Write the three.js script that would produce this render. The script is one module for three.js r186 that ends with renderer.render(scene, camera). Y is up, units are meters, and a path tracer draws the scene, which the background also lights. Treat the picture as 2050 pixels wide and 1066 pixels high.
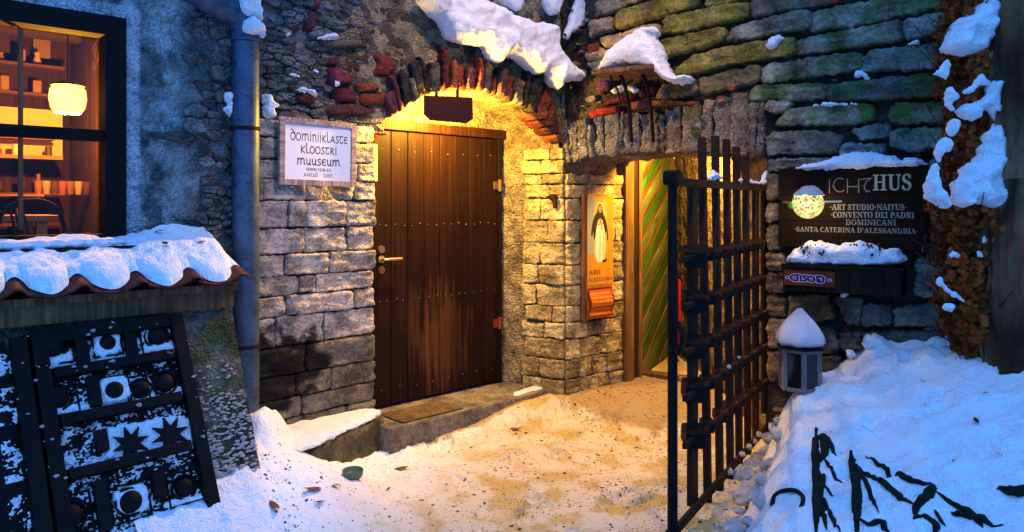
import * as THREE from 'three';
import { ImprovedNoise } from 'three/addons/math/ImprovedNoise.js';
import { mergeGeometries } from 'three/addons/utils/BufferGeometryUtils.js';
import { RoundedBoxGeometry } from 'three/addons/geometries/RoundedBoxGeometry.js';

// ------------------------------------------------------------------ camera, sky, lights, exposure
const scene = new THREE.Scene();
const PW = 2050, PH = 1066, FOC = 1500, HOR = 410, EYE = 1.55;
const camera = new THREE.PerspectiveCamera(2 * Math.atan(PH / 2 / FOC) * 180 / Math.PI, PW / PH, 0.05, 200);
camera.position.set(0, EYE, 0);
camera.setViewOffset(PW, PH, 0, PH / 2 - HOR, PW, PH);
const renderer = new THREE.WebGLRenderer();
renderer.toneMapping = THREE.LinearToneMapping;
renderer.toneMappingExposure = 1.0;
renderer.shadowMap.enabled = true;

{ // dusk sky: deep blue air, a little paler low down
  const w = 64, h = 32, data = new Float32Array(w * h * 4);
  for (let j = 0; j < h; j++) for (let i = 0; i < w; i++) {
    const el = Math.max(0, Math.sin(((j + 0.5) / h - 0.5) * Math.PI));
    const k = 0.2 + 0.8 * Math.pow(el, 0.7), o = (j * w + i) * 4;
    data[o] = 0.20 * k; data[o + 1] = 0.83 * k; data[o + 2] = 2.42 * k; data[o + 3] = 1;
  }
  const sky = new THREE.DataTexture(data, w, h, THREE.RGBAFormat, THREE.FloatType);
  sky.mapping = THREE.EquirectangularReflectionMapping; sky.magFilter = THREE.LinearFilter; sky.needsUpdate = true;
  scene.background = sky; scene.environment = sky;
}
const sun = new THREE.DirectionalLight(new THREE.Color(0.75, 0.85, 1.0), 0.12);
sun.position.set(3, 9, 5); sun.castShadow = true; sun.shadow.radius = 40;
Object.assign(sun.shadow.camera, { left: -6, right: 6, top: 6, bottom: -6, near: 0.5, far: 30 });
scene.add(sun); scene.add(sun.target);
sun.target.position.set(0, 0, -4.5);

// ------------------------------------------------------------------ helpers
let seedState = 12345;
const rnd = () => { seedState = (seedState + 0x6d2b79f5) | 0; let t = Math.imul(seedState ^ (seedState >>> 15), 1 | seedState); t = (t + Math.imul(t ^ (t >>> 7), 61 | t)) ^ t; return ((t ^ (t >>> 14)) >>> 0) / 4294967296; };
const rr = (a, b) => a + (b - a) * rnd();
const PN = new ImprovedNoise();
const noi = (x, y, z = 0) => PN.noise(x + 31.7, y + 17.3, z + 9.1);
const fbm = (x, y, z = 0, o = 3) => { let s = 0, a = 1, f = 1, n = 0; for (let i = 0; i < o; i++) { s += a * noi(x * f, y * f, z * f + i * 7.7); n += a; a *= 0.5; f *= 2.03; } return s / n; };
const sst = (a, b, x) => { const t = Math.min(1, Math.max(0, (x - a) / (b - a))); return t * t * (3 - 2 * t); };
const mix = (a, b, t) => a + (b - a) * t;
const mix3 = (a, b, t) => [mix(a[0], b[0], t), mix(a[1], b[1], t), mix(a[2], b[2], t)];
const V3 = (x, y, z) => new THREE.Vector3(x, y, z);
const taken = new Map();
const numbered = (n) => { const k = taken.get(n) || 0; taken.set(n, k + 1); return k ? n + '_' + String(k).padStart(3, '0') : n; };
function mesh(name, geo, mat, parent) {
  const m = new THREE.Mesh(geo, mat); m.name = parent === scene || !parent ? numbered(name) : name;
  m.castShadow = m.receiveShadow = true; (parent || scene).add(m); return m;
}
function thing(name, label, category, group) {
  const g = new THREE.Group(); g.name = numbered(name); g.userData = { label, category }; if (group) g.userData.group = group; scene.add(g); return g;
}
function tag(o, label, category, group) { o.userData.label = label; o.userData.category = category; if (group) o.userData.group = group; return o; }
const sub = (name, parent) => { const g = new THREE.Group(); g.name = name; parent.add(g); return g; };

// a vertical plane of the place: origin on the ground, x along the wall to the right, y up, z towards the yard
class Frame {
  constructor(ox, od, ux, ud) {
    const l = Math.hypot(ux, ud); this.ox = ox; this.od = od; this.u = [ux / l, ud / l]; this.n = [ud / l, -ux / l];
    this.th = Math.atan2(this.u[1], this.u[0]);
  }
  put(g) { g.position.set(this.ox, 0, -this.od); g.rotation.y = this.th; return g; }
  local(px, py, off = 0) { // where a sight line meets the plane
    const rx = (px - PW / 2) / FOC, ry = -(py - HOR) / FOC;
    const d = (off + this.ox * this.n[0] + this.od * this.n[1]) / (rx * this.n[0] + this.n[1]);
    const x = rx * d; return [(x - this.ox) * this.u[0] + (d - this.od) * this.u[1], EYE + ry * d, d];
  }
  poly(pts, off = 0) { return pts.map(([x, y]) => this.local(x, y, off).slice(0, 2)); }
  world(s, h, z) { return V3(this.ox + this.u[0] * s + this.n[0] * z, h, -(this.od + this.u[1] * s + this.n[1] * z)); }
}
const FL = new Frame(-0.917, 4.95, 0.724, 0.69);        // museum wall
const CX = 0.40, CD = 5.65;                             // outer corner of the pier between the doors
const FR = new Frame(CX, CD, 0.82, -0.573);             // stone wall with the gate opening
const FI = new Frame(CX, CD, 0.8, 0.6);                 // reveal with the icon
const a0 = FL.world(-0.25, 0, 0.03), FA = new Frame(a0.x, -a0.z, CX - a0.x, CD + a0.z);   // face of the brick arch
const AL = Math.hypot(CX - a0.x, CD + a0.z);
const j0 = FL.world(1.27, 0, -0.12), FJ = new Frame(j0.x, -j0.z, CX - j0.x, CD + j0.z);   // reveal right of the brown door
FJ.n = [-FJ.u[1] * -1, -FJ.u[0]];
const GN = [0.745, 3.49], GH = [1.63, 4.84];
const FG = new Frame(GN[0], GN[1], GH[0] - GN[0], GH[1] - GN[1]);                          // iron gate

// ------------------------------------------------------------------ textures
const hash2 = (x, y, s) => { let h = Math.imul(x, 374761393) + Math.imul(y, 668265263) + Math.imul(s, 974634777); h = Math.imul(h ^ (h >>> 13), 1274126177); return ((h ^ (h >>> 16)) >>> 0) / 4294967296; };
function pn(x, y, per, s) { const xi = Math.floor(x), yi = Math.floor(y), fx = x - xi, fy = y - yi, u = fx * fx * (3 - 2 * fx), v = fy * fy * (3 - 2 * fy), m = (a) => ((a % per) + per) % per; return mix(mix(hash2(m(xi), m(yi), s), hash2(m(xi + 1), m(yi), s), u), mix(hash2(m(xi), m(yi + 1), s), hash2(m(xi + 1), m(yi + 1), s), u), v); }
const pf = (u, v, per, o, s) => { let t = 0, a = 1, n = 0, p = per; for (let i = 0; i < o; i++) { t += a * pn(u * p, v * p, p, s + i); n += a; a *= 0.55; p *= 2; } return t / n; };
function tex(size, fn, srgb, h = size) {
  const d = new Uint8Array(size * h * 4);
  for (let j = 0; j < h; j++) for (let i = 0; i < size; i++) { const c = fn((i + 0.5) / size, (j + 0.5) / h), o = (j * size + i) * 4; for (let k = 0; k < 3; k++) d[o + k] = Math.max(0, Math.min(255, (Array.isArray(c) ? c[k] : c) * 255)); d[o + 3] = 255; }
  const t = new THREE.DataTexture(d, size, h); t.wrapS = t.wrapT = THREE.RepeatWrapping; t.magFilter = THREE.LinearFilter; if (srgb) t.colorSpace = THREE.SRGBColorSpace; t.needsUpdate = true; return t;
}
const TX = {};
TX.stone = tex(512, (u, v) => { const a = pf(u, v, 6, 6, 3), b = pf(u, v, 48, 2, 9), c = pf(u, v, 12, 3, 21), k = 0.47 + 0.8 * a + 0.36 * (b - 0.5); const dk = sst(0.42, 0.2, c) * 0.12; return [k - dk + (c - 0.5) * 0.08, k - dk, k - dk - (c - 0.5) * 0.08]; }, true);
TX.stoneB = tex(512, (u, v) => { const a = pf(u, v, 10, 5, 31), b = pf(u, v, 64, 2, 37), p = sst(0.4, 0.28, pf(u, v, 26, 3, 41)); return 0.25 + 0.6 * a + 0.2 * (b - 0.5) - 0.18 * p; });
TX.crumbB = tex(512, (u, v) => { const a = pf(u, v, 18, 4, 51), r = 1 - Math.abs(2 * pf(u, v, 24, 3, 57) - 1); return 0.2 + 0.5 * a + 0.35 * r * r; });
TX.snowB = tex(512, (u, v) => 0.2 + 0.3 * pf(u, v, 14, 3, 61) + 0.45 * pf(u, v, 64, 3, 67));
TX.wood = tex(512, (u, v) => { const w = pf(u, v, 4, 3, 71) * 0.8, g = pf(u * 1, v, 1, 1, 1), f = pn((u + w * 0.02) * 64, v * 3, 64, 73) * 0.5 + pn(u * 128, v * 6, 128, 79) * 0.5, k = 0.45 + 0.45 * f + 0.3 * (w - 0.4); return [k, k * 0.97, k * 0.94]; }, true);
TX.woodB = tex(512, (u, v) => 0.5 * pn(u * 64, v * 3, 64, 73) + 0.5 * pn(u * 160, v * 8, 160, 79));
TX.iron = tex(256, (u, v) => { const a = pf(u, v, 8, 4, 83), r = sst(0.5, 0.62, pf(u, v, 10, 4, 89)); return [0.5 + 0.4 * a + 0.25 * r, 0.5 + 0.4 * a - 0.02 * r, 0.5 + 0.4 * a - 0.1 * r]; }, true);
TX.ironB = tex(256, (u, v) => pf(u, v, 16, 4, 97));
TX.bark = tex(512, (u, v) => { const r = Math.abs(2 * pn(u * 12 + 1.5 * pn(u * 6, v * 6, 6, 5), v * 3, 12, 101) - 1), k = 0.25 + 0.6 * r + 0.2 * pf(u, v, 24, 3, 103); return [k, k * 0.9, k * 0.8]; }, true);
TX.barkB = tex(512, (u, v) => { const r = Math.abs(2 * pn(u * 12 + 1.5 * pn(u * 6, v * 6, 6, 5), v * 3, 12, 101) - 1); return 0.75 * r + 0.25 * pf(u, v, 24, 3, 103); });
const std = (o) => new THREE.MeshPhysicalMaterial({ roughness: 0.9, specularIntensity: 0.35, ...o });
const C = (r, g, b) => new THREE.Color(r, g, b);
const rep = (t, x, y) => { const c = t.clone(); c.repeat.set(x, y); c.needsUpdate = true; return c; };
const M = {};
M.stone = std({ vertexColors: true, map: rep(TX.stone, 1.5, 1.5), bumpMap: rep(TX.stoneB, 2.2, 2.2), bumpScale: 0.034 });
M.rough = std({ vertexColors: true, map: rep(TX.stone, 2, 2), bumpMap: rep(TX.crumbB, 2.2, 2.2), bumpScale: 0.045 });
M.snow = new THREE.MeshPhysicalMaterial({ color: C(0.86, 0.87, 0.89), roughness: 0.85, bumpMap: rep(TX.snowB, 3, 3), bumpScale: 0.022 });
M.brownWood = std({ color: C(0.065, 0.019, 0.008), map: rep(TX.wood, 1, 1), bumpMap: rep(TX.woodB, 1, 1), bumpScale: 0.004, roughness: 0.55 });
M.oldWood = std({ color: C(0.27, 0.15, 0.075), map: TX.wood, bumpMap: TX.woodB, bumpScale: 0.006 });
M.darkWood = std({ color: C(0.035, 0.022, 0.014), specularIntensity: 0.12, map: TX.wood, bumpMap: TX.woodB, bumpScale: 0.004, roughness: 0.6 });
M.signWood = std({ color: C(0.85, 0.66, 0.6), map: TX.wood, bumpMap: TX.woodB, bumpScale: 0.002, roughness: 0.7 });
M.blackFrame = std({ color: C(0.006, 0.005, 0.005), roughness: 0.85 });
M.iron = std({ specularIntensity: 0.15, color: C(0.055, 0.03, 0.02), map: TX.iron, bumpMap: TX.ironB, bumpScale: 0.003, roughness: 0.7, metalness: 0.1 });
M.blackIron = std({ specularIntensity: 0.15, color: C(0.008, 0.006, 0.006), bumpMap: TX.ironB, bumpScale: 0.002, roughness: 0.6, metalness: 0.0 });
M.zinc = std({ color: C(0.05, 0.095, 0.16), specularIntensity: 0.9, map: rep(TX.stone, 2, 2), roughness: 0.5, metalness: 0.15, bumpMap: TX.ironB, bumpScale: 0.0015 });
M.brass = std({ color: C(0.75, 0.55, 0.32), roughness: 0.3, metalness: 0.95 });
M.nail = std({ color: C(0.13, 0.11, 0.10), roughness: 0.45, metalness: 0.7 });
M.steel = std({ color: C(0.7, 0.66, 0.6), roughness: 0.25, metalness: 0.95 });
M.tile = std({ color: C(0.17, 0.035, 0.022), map: TX.stone, bumpMap: TX.stoneB, bumpScale: 0.006, roughness: 0.8 });
M.bark = std({ specularIntensity: 0.1, color: C(0.42, 0.26, 0.17), map: TX.bark, bumpMap: TX.barkB, bumpScale: 0.035 });
M.frond = std({ color: C(0.008, 0.012, 0.007), roughness: 0.8, specularIntensity: 0.3, bumpMap: TX.crumbB, bumpScale: 0.01, side: THREE.DoubleSide });
M.leaf = std({ color: C(0.16, 0.055, 0.02), roughness: 0.8, side: THREE.DoubleSide });
M.deadLeaf = std({ color: C(0.035, 0.02, 0.014), roughness: 0.8, side: THREE.DoubleSide });
M.needle = std({ vertexColors: true, roughness: 0.9, side: THREE.DoubleSide });
M.glass = new THREE.MeshPhysicalMaterial({ color: 0xffffff, transmission: 1, thickness: 0, roughness: 0.02, ior: 1.28 });

// ------------------------------------------------------------------ geometry tools
const box = (w, h, d, x = 0, y = 0, z = 0, r = 0) => { const g = r ? new RoundedBoxGeometry(w, h, d, 2, r) : new THREE.BoxGeometry(w, h, d); g.translate(x, y, z); return g; };
const plain = (g) => { const h = g.index ? g.toNonIndexed() : g; for (const k of Object.keys(h.attributes)) if (!['position', 'normal', 'uv'].includes(k)) h.deleteAttribute(k); return h; };
const merge = (l) => mergeGeometries(l.map(plain));
function uvScale(g, kx, ky, ox = 0, oy = 0) { const u = g.attributes.uv; for (let i = 0; i < u.count; i++) u.setXY(i, u.getX(i) * kx + ox, u.getY(i) * ky + oy); return g; }
// uv in metres by the dominant direction of each vertex normal
function uvBox(g, k = 1, ox = 0, oy = 0) {
  const h = g.index ? g.toNonIndexed() : g, p = h.attributes.position, n = h.attributes.normal, uv = new Float32Array(p.count * 2);
  for (let i = 0; i < p.count; i++) {
    const ax = Math.abs(n.getX(i)), ay = Math.abs(n.getY(i)), az = Math.abs(n.getZ(i)); let u, v;
    if (az >= ax && az >= ay) { u = p.getX(i); v = p.getY(i); } else if (ax >= ay) { u = p.getZ(i); v = p.getY(i); } else { u = p.getX(i); v = p.getZ(i); }
    uv[i * 2] = u * k + ox; uv[i * 2 + 1] = v * k + oy;
  }
  h.setAttribute('uv', new THREE.BufferAttribute(uv, 2)); return h;
}
function tube(pts, r, seg = 24, rad = 8) { return new THREE.TubeGeometry(new THREE.CatmullRomCurve3(pts.map((p) => p.isVector3 ? p : V3(...p))), seg, r, rad); }
function taperTube(pts, r0, r1, seg = 16, rad = 6, flat = 1) {
  const c = new THREE.CatmullRomCurve3(pts), g = new THREE.TubeGeometry(c, seg, 1, rad), p = g.attributes.position, q = V3(0, 0, 0);
  for (let i = 0; i <= seg; i++) { c.getPointAt(i / seg, q); const r = mix(r0, r1, i / seg); for (let j = 0; j <= rad; j++) { const k = i * (rad + 1) + j; p.setXYZ(k, q.x + (p.getX(k) - q.x) * r, q.y + (p.getY(k) - q.y) * r * flat, q.z + (p.getZ(k) - q.z) * r); } }
  return g;
}
const chaikin = (p, n, c0 = 0.2, dist = 9) => { for (; n > 0; n--) { const q = []; for (let i = 0; i < p.length; i++) { const a = p[i], b = p[(i + 1) % p.length], c = Math.min(c0, dist / (Math.hypot(b[0] - a[0], b[1] - a[1]) || 1)); q.push([a[0] * (1 - c) + b[0] * c, a[1] * (1 - c) + b[1] * c], [a[0] * c + b[0] * (1 - c), a[1] * c + b[1] * (1 - c)]); } p = q; } return p; };
function resample(p, N) {
  const L = [0]; for (let i = 0; i < p.length; i++) { const a = p[i], b = p[(i + 1) % p.length]; L.push(L[i] + Math.hypot(b[0] - a[0], b[1] - a[1])); }
  const out = []; for (let k = 0, i = 0; k < N; k++) { const t = k / N * L[p.length]; while (L[i + 1] < t) i++; const a = p[i], b = p[(i + 1) % p.length], f = (t - L[i]) / (L[i + 1] - L[i] || 1); out.push([mix(a[0], b[0], f), mix(a[1], b[1], f)]); } return out;
}
const area2 = (p) => p.reduce((s, a, i) => { const b = p[(i + 1) % p.length]; return s + a[0] * b[1] - b[0] * a[1]; }, 0);
// one stone: outline on the wall face, worn rounded edges, rough front, sides running back into the wall
function stoneGeo(poly, o = {}) {
  const { front = 0.035, back = 0.08, rough = 0.012, N = 36, soft = 2, seed = rr(0, 100), edge = 7, col = () => [0.3, 0.3, 0.3], layer = 1, drop = 0.7, cut = 0.2, chip = 0.016, ragged = 0.007 } = o;
  if (area2(poly) < 0) poly = [...poly].reverse();
  const pts = resample(chaikin(poly, soft, cut, chip), N); let cx = 0, cy = 0; for (const p of pts) { cx += p[0] / N; cy += p[1] / N; }
  const rings = [0.001, 0.26, 0.46, 0.63, 0.77, 0.88, 0.95, 1], pos = [], uv = [], clr = [], idx = [];
  const size = Math.sqrt(Math.abs(area2(pts)) / 2);
  for (let k = 0; k <= rings.length; k++) for (let i = 0; i < N; i++) {
    const t = k < rings.length ? rings[k] : 1, w = 1 + 0.05 * t * noi(pts[i][0] * 22, pts[i][1] * 22, seed) * Math.min(1, 0.2 / size);
    const rg = ragged * Math.min(1, size / 0.1) * t, x = cx + (pts[i][0] - cx) * t * w + rg * (noi(pts[i][0] * 30, pts[i][1] * 30, seed + 20) + 0.7 * noi(pts[i][0] * 75, pts[i][1] * 75, seed + 21)), y = cy + (pts[i][1] - cy) * t * w + rg * (noi(pts[i][0] * 30, pts[i][1] * 30, seed + 30) + 0.7 * noi(pts[i][0] * 75, pts[i][1] * 75, seed + 31));
    const n0 = fbm(x * 7, y * 9 * layer, seed, 4), st0 = noi(x * 4, y * 26 * layer, seed + 4), n = 0.55 * n0 + 0.45 * Math.round(n0 * 5) / 5, st = 0.5 * st0 + 0.5 * Math.round(st0 * 3) / 3;
    const z = k < rings.length ? front * (1 - drop * Math.pow(t, edge)) + rough * (1.5 * n + 0.6 * st) : -back;
    pos.push(x - cx, y - cy, z); uv.push(x + seed * 0.37 + (k === rings.length ? back : 0), y + seed * 0.53 + (k === rings.length ? back : 0)); clr.push(...col(x, y, seed, n, t));
  }
  for (let k = 0; k < rings.length; k++) for (let i = 0; i < N; i++) { const a = k * N + i, b = k * N + (i + 1) % N; idx.push(a, a + N, b, b, a + N, b + N); }
  const g = new THREE.BufferGeometry(); g.setIndex(idx);
  g.setAttribute('position', new THREE.Float32BufferAttribute(pos, 3)); g.setAttribute('uv', new THREE.Float32BufferAttribute(uv, 2)); g.setAttribute('color', new THREE.Float32BufferAttribute(clr, 3));
  g.computeVertexNormals(); return { g, cx, cy };
}
function stone(name, poly, o, parent, z = 0, mat = M.stone) { const { g, cx, cy } = stoneGeo(poly, o); const m = mesh(name, g, mat, parent); m.position.set(cx, cy, z); return m; }
// stone colours: the stone itself with moss, lichen and soot patches that have their own outline
function tone(base, o = {}) {
  const { v = 0.25, moss = 0, mossC = [0.06, 0.09, 0.02], stain = 0, stainC = [0.03, 0.025, 0.02], ms = 5 } = o;
  return (x, y, s = 0) => {
    const k = 1 + v * 1.6 * fbm(x * 5, y * 8, s, 3); let c = [base[0] * k, base[1] * k, base[2] * k];
    if (moss) c = mix3(c, mossC, moss * sst(-0.15, 0.2, fbm(x * ms, y * ms, s + 50, 4)));
    if (stain) c = mix3(c, stainC, stain * sst(0, 0.25, fbm(x * 6, y * 6, s + 80, 4)));
    return c;
  };
}
// rough sheet of mortar or plaster with holes
function sheet(s0, s1, h0, h1, step, zf, cf, hole) {
  const nx = Math.max(2, Math.round((s1 - s0) / step)), ny = Math.max(2, Math.round((h1 - h0) / step)), pos = [], uv = [], clr = [], idx = [];
  for (let j = 0; j <= ny; j++) for (let i = 0; i <= nx; i++) { const x = mix(s0, s1, i / nx), y = mix(h0, h1, j / ny); pos.push(x, y, zf(x, y)); uv.push(x, y); clr.push(...cf(x, y)); }
  for (let j = 0; j < ny; j++) for (let i = 0; i < nx; i++) { const x = mix(s0, s1, (i + 0.5) / nx), y = mix(h0, h1, (j + 0.5) / ny); if (hole && hole(x, y)) continue; const a = j * (nx + 1) + i; idx.push(a, a + 1, a + nx + 1, a + 1, a + nx + 2, a + nx + 1); }
  const g = new THREE.BufferGeometry(); g.setIndex(idx); g.setAttribute('position', new THREE.Float32BufferAttribute(pos, 3)); g.setAttribute('uv', new THREE.Float32BufferAttribute(uv, 2)); g.setAttribute('color', new THREE.Float32BufferAttribute(clr, 3)); g.computeVertexNormals(); return g;
}
// surface nets over a signed field (positive inside)
function nets(f, lo, hi, n) {
  const [nx, ny, nz] = n, val = new Float32Array((nx + 1) * (ny + 1) * (nz + 1)), id = (i, j, k) => (k * (ny + 1) + j) * (nx + 1) + i, st = [0, 1, 2].map((c) => (hi[c] - lo[c]) / n[c]);
  for (let k = 0; k <= nz; k++) for (let j = 0; j <= ny; j++) for (let i = 0; i <= nx; i++) val[id(i, j, k)] = f(lo[0] + i * st[0], lo[1] + j * st[1], lo[2] + k * st[2]);
  const cell = new Int32Array((nx + 1) * (ny + 1) * (nz + 1)).fill(-1), pos = [], idx = [], E = [[0, 1], [2, 3], [4, 5], [6, 7], [0, 2], [1, 3], [4, 6], [5, 7], [0, 4], [1, 5], [2, 6], [3, 7]];
  for (let k = 0; k < nz; k++) for (let j = 0; j < ny; j++) for (let i = 0; i < nx; i++) {
    const v = []; for (let c = 0; c < 8; c++) v.push(val[id(i + (c & 1), j + ((c >> 1) & 1), k + (c >> 2))]);
    let x = 0, y = 0, z = 0, m = 0;
    for (const [a, b] of E) if ((v[a] > 0) !== (v[b] > 0)) { const t = v[a] / (v[a] - v[b]); x += mix(a & 1, b & 1, t); y += mix((a >> 1) & 1, (b >> 1) & 1, t); z += mix(a >> 2, b >> 2, t); m++; }
    if (m) { cell[id(i, j, k)] = pos.length / 3; pos.push(lo[0] + (i + x / m) * st[0], lo[1] + (j + y / m) * st[1], lo[2] + (k + z / m) * st[2]); }
  }
  const quad = (a, b, c, d, flip) => { if (a < 0 || b < 0 || c < 0 || d < 0) return; if (flip) idx.push(a, c, b, a, d, c); else idx.push(a, b, c, a, c, d); };
  for (let k = 0; k < nz; k++) for (let j = 0; j < ny; j++) for (let i = 0; i < nx; i++) {
    const v = val[id(i, j, k)] > 0;
    if (j && k && v !== val[id(i + 1, j, k)] > 0) quad(cell[id(i, j - 1, k - 1)], cell[id(i, j, k - 1)], cell[id(i, j, k)], cell[id(i, j - 1, k)], !v);
    if (i && k && v !== val[id(i, j + 1, k)] > 0) quad(cell[id(i - 1, j, k - 1)], cell[id(i - 1, j, k)], cell[id(i, j, k)], cell[id(i, j, k - 1)], !v);
    if (i && j && v !== val[id(i, j, k + 1)] > 0) quad(cell[id(i - 1, j - 1, k)], cell[id(i, j - 1, k)], cell[id(i, j, k)], cell[id(i - 1, j, k)], !v);
  }
  const g = new THREE.BufferGeometry(); g.setIndex(idx); g.setAttribute('position', new THREE.Float32BufferAttribute(pos, 3)); g.computeVertexNormals();
  const uv = new Float32Array(pos.length / 3 * 2); for (let i = 0; i < pos.length / 3; i++) { uv[i * 2] = pos[i * 3] + pos[i * 3 + 2] * 0.6; uv[i * 2 + 1] = pos[i * 3 + 1] + pos[i * 3 + 2] * 0.5; } g.setAttribute('uv', new THREE.BufferAttribute(uv, 2)); return g;
}
function polyDist(p, x, y) { // positive inside
  let d = 1e9, ins = false;
  for (let i = 0, j = p.length - 1; i < p.length; j = i++) { const [ax, ay] = p[j], [bx, by] = p[i], ex = bx - ax, ey = by - ay, t = Math.max(0, Math.min(1, ((x - ax) * ex + (y - ay) * ey) / (ex * ex + ey * ey || 1))); d = Math.min(d, Math.hypot(x - ax - ex * t, y - ay - ey * t)); if ((ay > y) !== (by > y) && x < (bx - ax) * (y - ay) / (by - ay) + ax) ins = !ins; }
  return ins ? d : -d;
}
// a pillow of snow with the given outline: T deep, rounding off over R at its rim
function snowGeo(poly, T, R = 0.05, cell = 0.011, lumps = 0.25) {
  poly = chaikin(poly, 2); let x0 = 1e9, x1 = -1e9, y0 = 1e9, y1 = -1e9; for (const [x, y] of poly) { x0 = Math.min(x0, x); x1 = Math.max(x1, x); y0 = Math.min(y0, y); y1 = Math.max(y1, y); }
  const pad = cell * 2.5, cache = new Map(), sd = rr(0, 99);
  const f = (x, y, z) => { const k = Math.round(x * 20000) * 400000 + Math.round(y * 20000); let d = cache.get(k); if (d === undefined) { d = polyDist(poly, x, y) + 0.014 * noi(x * 24, y * 24, sd) + 0.009 * noi(x * 62, y * 62, sd + 3); cache.set(k, d); } if (d <= 0) return d - Math.max(0, Math.abs(z) - 0.001); const q = 1 - Math.min(1, d / R), th = (0.4 + 0.6 * Math.sqrt(1 - q * q)) * Math.min(1, d / 0.02 + 0.25) * T * (1 + lumps * 1.4 * fbm(x * 9, y * 9, sd, 2)) + 0.006 * noi(x * 55, y * 55, sd + 7) * Math.min(1, T / 0.03); return th - Math.abs(z); };
  const lo = [x0 - pad, y0 - pad, -T * 1.35 - pad], hi = [x1 + pad, y1 + pad, T * 1.35 + pad];
  return nets(f, lo, hi, [0, 1, 2].map((c) => Math.min(90, Math.max(6, Math.ceil((hi[c] - lo[c]) / cell)))));
}
const snowOn = (name, F, px, off, T, R, parent, cell, lumps) => { const m = mesh(name, snowGeo(F.poly(px, off), T, R, cell, lumps), M.snow, parent); m.position.z = off; return m; };
function blob(r, sx, sy, sz, seed, amp = 0.25, det = 3) { const g = new THREE.IcosahedronGeometry(r, det), p = g.attributes.position; for (let i = 0; i < p.count; i++) { const x = p.getX(i), y = p.getY(i), z = p.getZ(i), k = 1 + amp * 2 * fbm(x / r * 1.1, y / r * 1.1, z / r * 1.1 + seed, 2); p.setXYZ(i, x * k * sx, y * k * sy, z * k * sz); } g.computeVertexNormals(); return g; }
function canvas(w, h, draw) { const c = document.createElement('canvas'); c.width = w; c.height = h; draw(c.getContext('2d'), w, h); const t = new THREE.CanvasTexture(c); t.colorSpace = THREE.SRGBColorSpace; t.magFilter = THREE.LinearFilter; return t; }

// ------------------------------------------------------------------ ground
const inL = (x, d) => [(x - FL.ox) * FL.u[0] + (d - FL.od) * FL.u[1], (x - FL.ox) * FL.n[0] + (d - FL.od) * FL.n[1]];
const prints = []; for (let k = 0; k < 46; k++) prints.push([rr(-0.75, 1.0), rr(3.1, 5.4), rr(-0.5, 0.7), rr(0.011, 0.02)]);
function footprint(x, d) { let h = 0; for (const [px, pd, a, dp] of prints) { const ux = x - px, ud = d - pd; if (Math.abs(ux) > 0.2 || Math.abs(ud) > 0.2) continue; const l = (ux * Math.sin(a) + ud * Math.cos(a)) / 0.135, w = (ux * Math.cos(a) - ud * Math.sin(a)) / (0.047 - 0.008 * Math.abs(l + 0.25)), q = Math.max(Math.abs(w) ** 2.5 + Math.abs(l) ** 3.5, 0); h += -dp * sst(1.25, 0.75, q) + 0.4 * dp * sst(2.6, 1.5, q) * sst(0.8, 1.3, q); } return h; }
function pathH(x, d) {
  const [s, n] = inL(x, d); let h = 0.13 * sst(4.7, 6.0, d);
  h += 0.2 * sst(-0.3, -0.9, s) * sst(1.5, 0.55, n);                                      // drift at the foot of the left wall
  h += 0.24 * Math.exp(-(((x + 1.40) / 0.15) ** 2 + ((d - 4.13) / 0.24) ** 2)) * (1 + 0.5 * noi(x * 7, d * 7, 6));           // heap beside the downpipe
  h += 0.05 * Math.exp(-(((x + 1.3) / 0.16) ** 2 + ((d - 3.75) / 0.22) ** 2));
  h += 0.045 * Math.exp(-(((x - 0.36) / 0.24) ** 2 + ((d - 5.42) / 0.16) ** 2)) * (1 + 0.9 * noi(x * 9, d * 9, 2));           // heap at the end of the step
  h += 0.05 * Math.exp(-(((x - 0.24) / 0.3) ** 2 + ((d - 5.3) / 0.2) ** 2));
  const wild = sst(-0.55, -1.0, x + (d - 4) * -0.3);
  h += 0.018 * fbm(x * 3, d * 3, 1, 2) + (0.006 + 0.02 * wild) * fbm(x * 11, d * 11, 2, 3) + 0.006 * fbm(x * 28, d * 28, 3, 2) + footprint(x, d);
  return h;
}
const bankEdge = (d) => 1.07 + (d - 3.4) * 0.40 + 0.06 * noi(d * 4, 3.3) + 0.03 * noi(d * 13, 7.1);
function bankH(x, d) {
  const t = x - bankEdge(d), top = 0.47 + 0.393 * (x - 1.65) + 0.052 * (d - 4.3) + 0.05 * fbm(x * 2.2, d * 2.2, 5, 2);
  let h = -0.08 + (top + 0.08) * Math.pow(sst(-0.1, 0.24, t), 0.8);
  h += 0.07 * sst(0, 0.2, t) * fbm(x * 5, d * 5, 6, 4) + 0.014 * fbm(x * 20, d * 20, 8, 3);
  h -= 0.05 * Math.max(0, fbm(x * 9, d * 9, 12, 2) - 0.18) * 4 * sst(0.1, 0.4, t);
  const rs = (x - FR.ox) * FR.u[0] + (d - FR.od) * FR.u[1], rn = (x - FR.ox) * FR.n[0] + (d - FR.od) * FR.n[1];
  h += 0.10 * sst(1.95, 2.2, rs) * sst(0.5, 0.05, rn) * (0.6 + 0.8 * fbm(x * 7, d * 7, 9, 2));   // slid-off drift along the wall
  h += 0.05 * Math.exp(-(((x - 1.74) / 0.1) ** 2 + ((d - 4.12) / 0.12) ** 2)) + 0.04 * Math.exp(-(((x - 1.55) / 0.09) ** 2 + ((d - 4.1) / 0.1) ** 2)) + 0.04 * Math.exp(-(((x - 1.63) / 0.16) ** 2 + ((d - 4.22) / 0.16) ** 2));
  h -= 0.16 * sst(2.0, 1.6, rs) * sst(0.28, 0.05, rn);
  return h;
}
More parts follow.
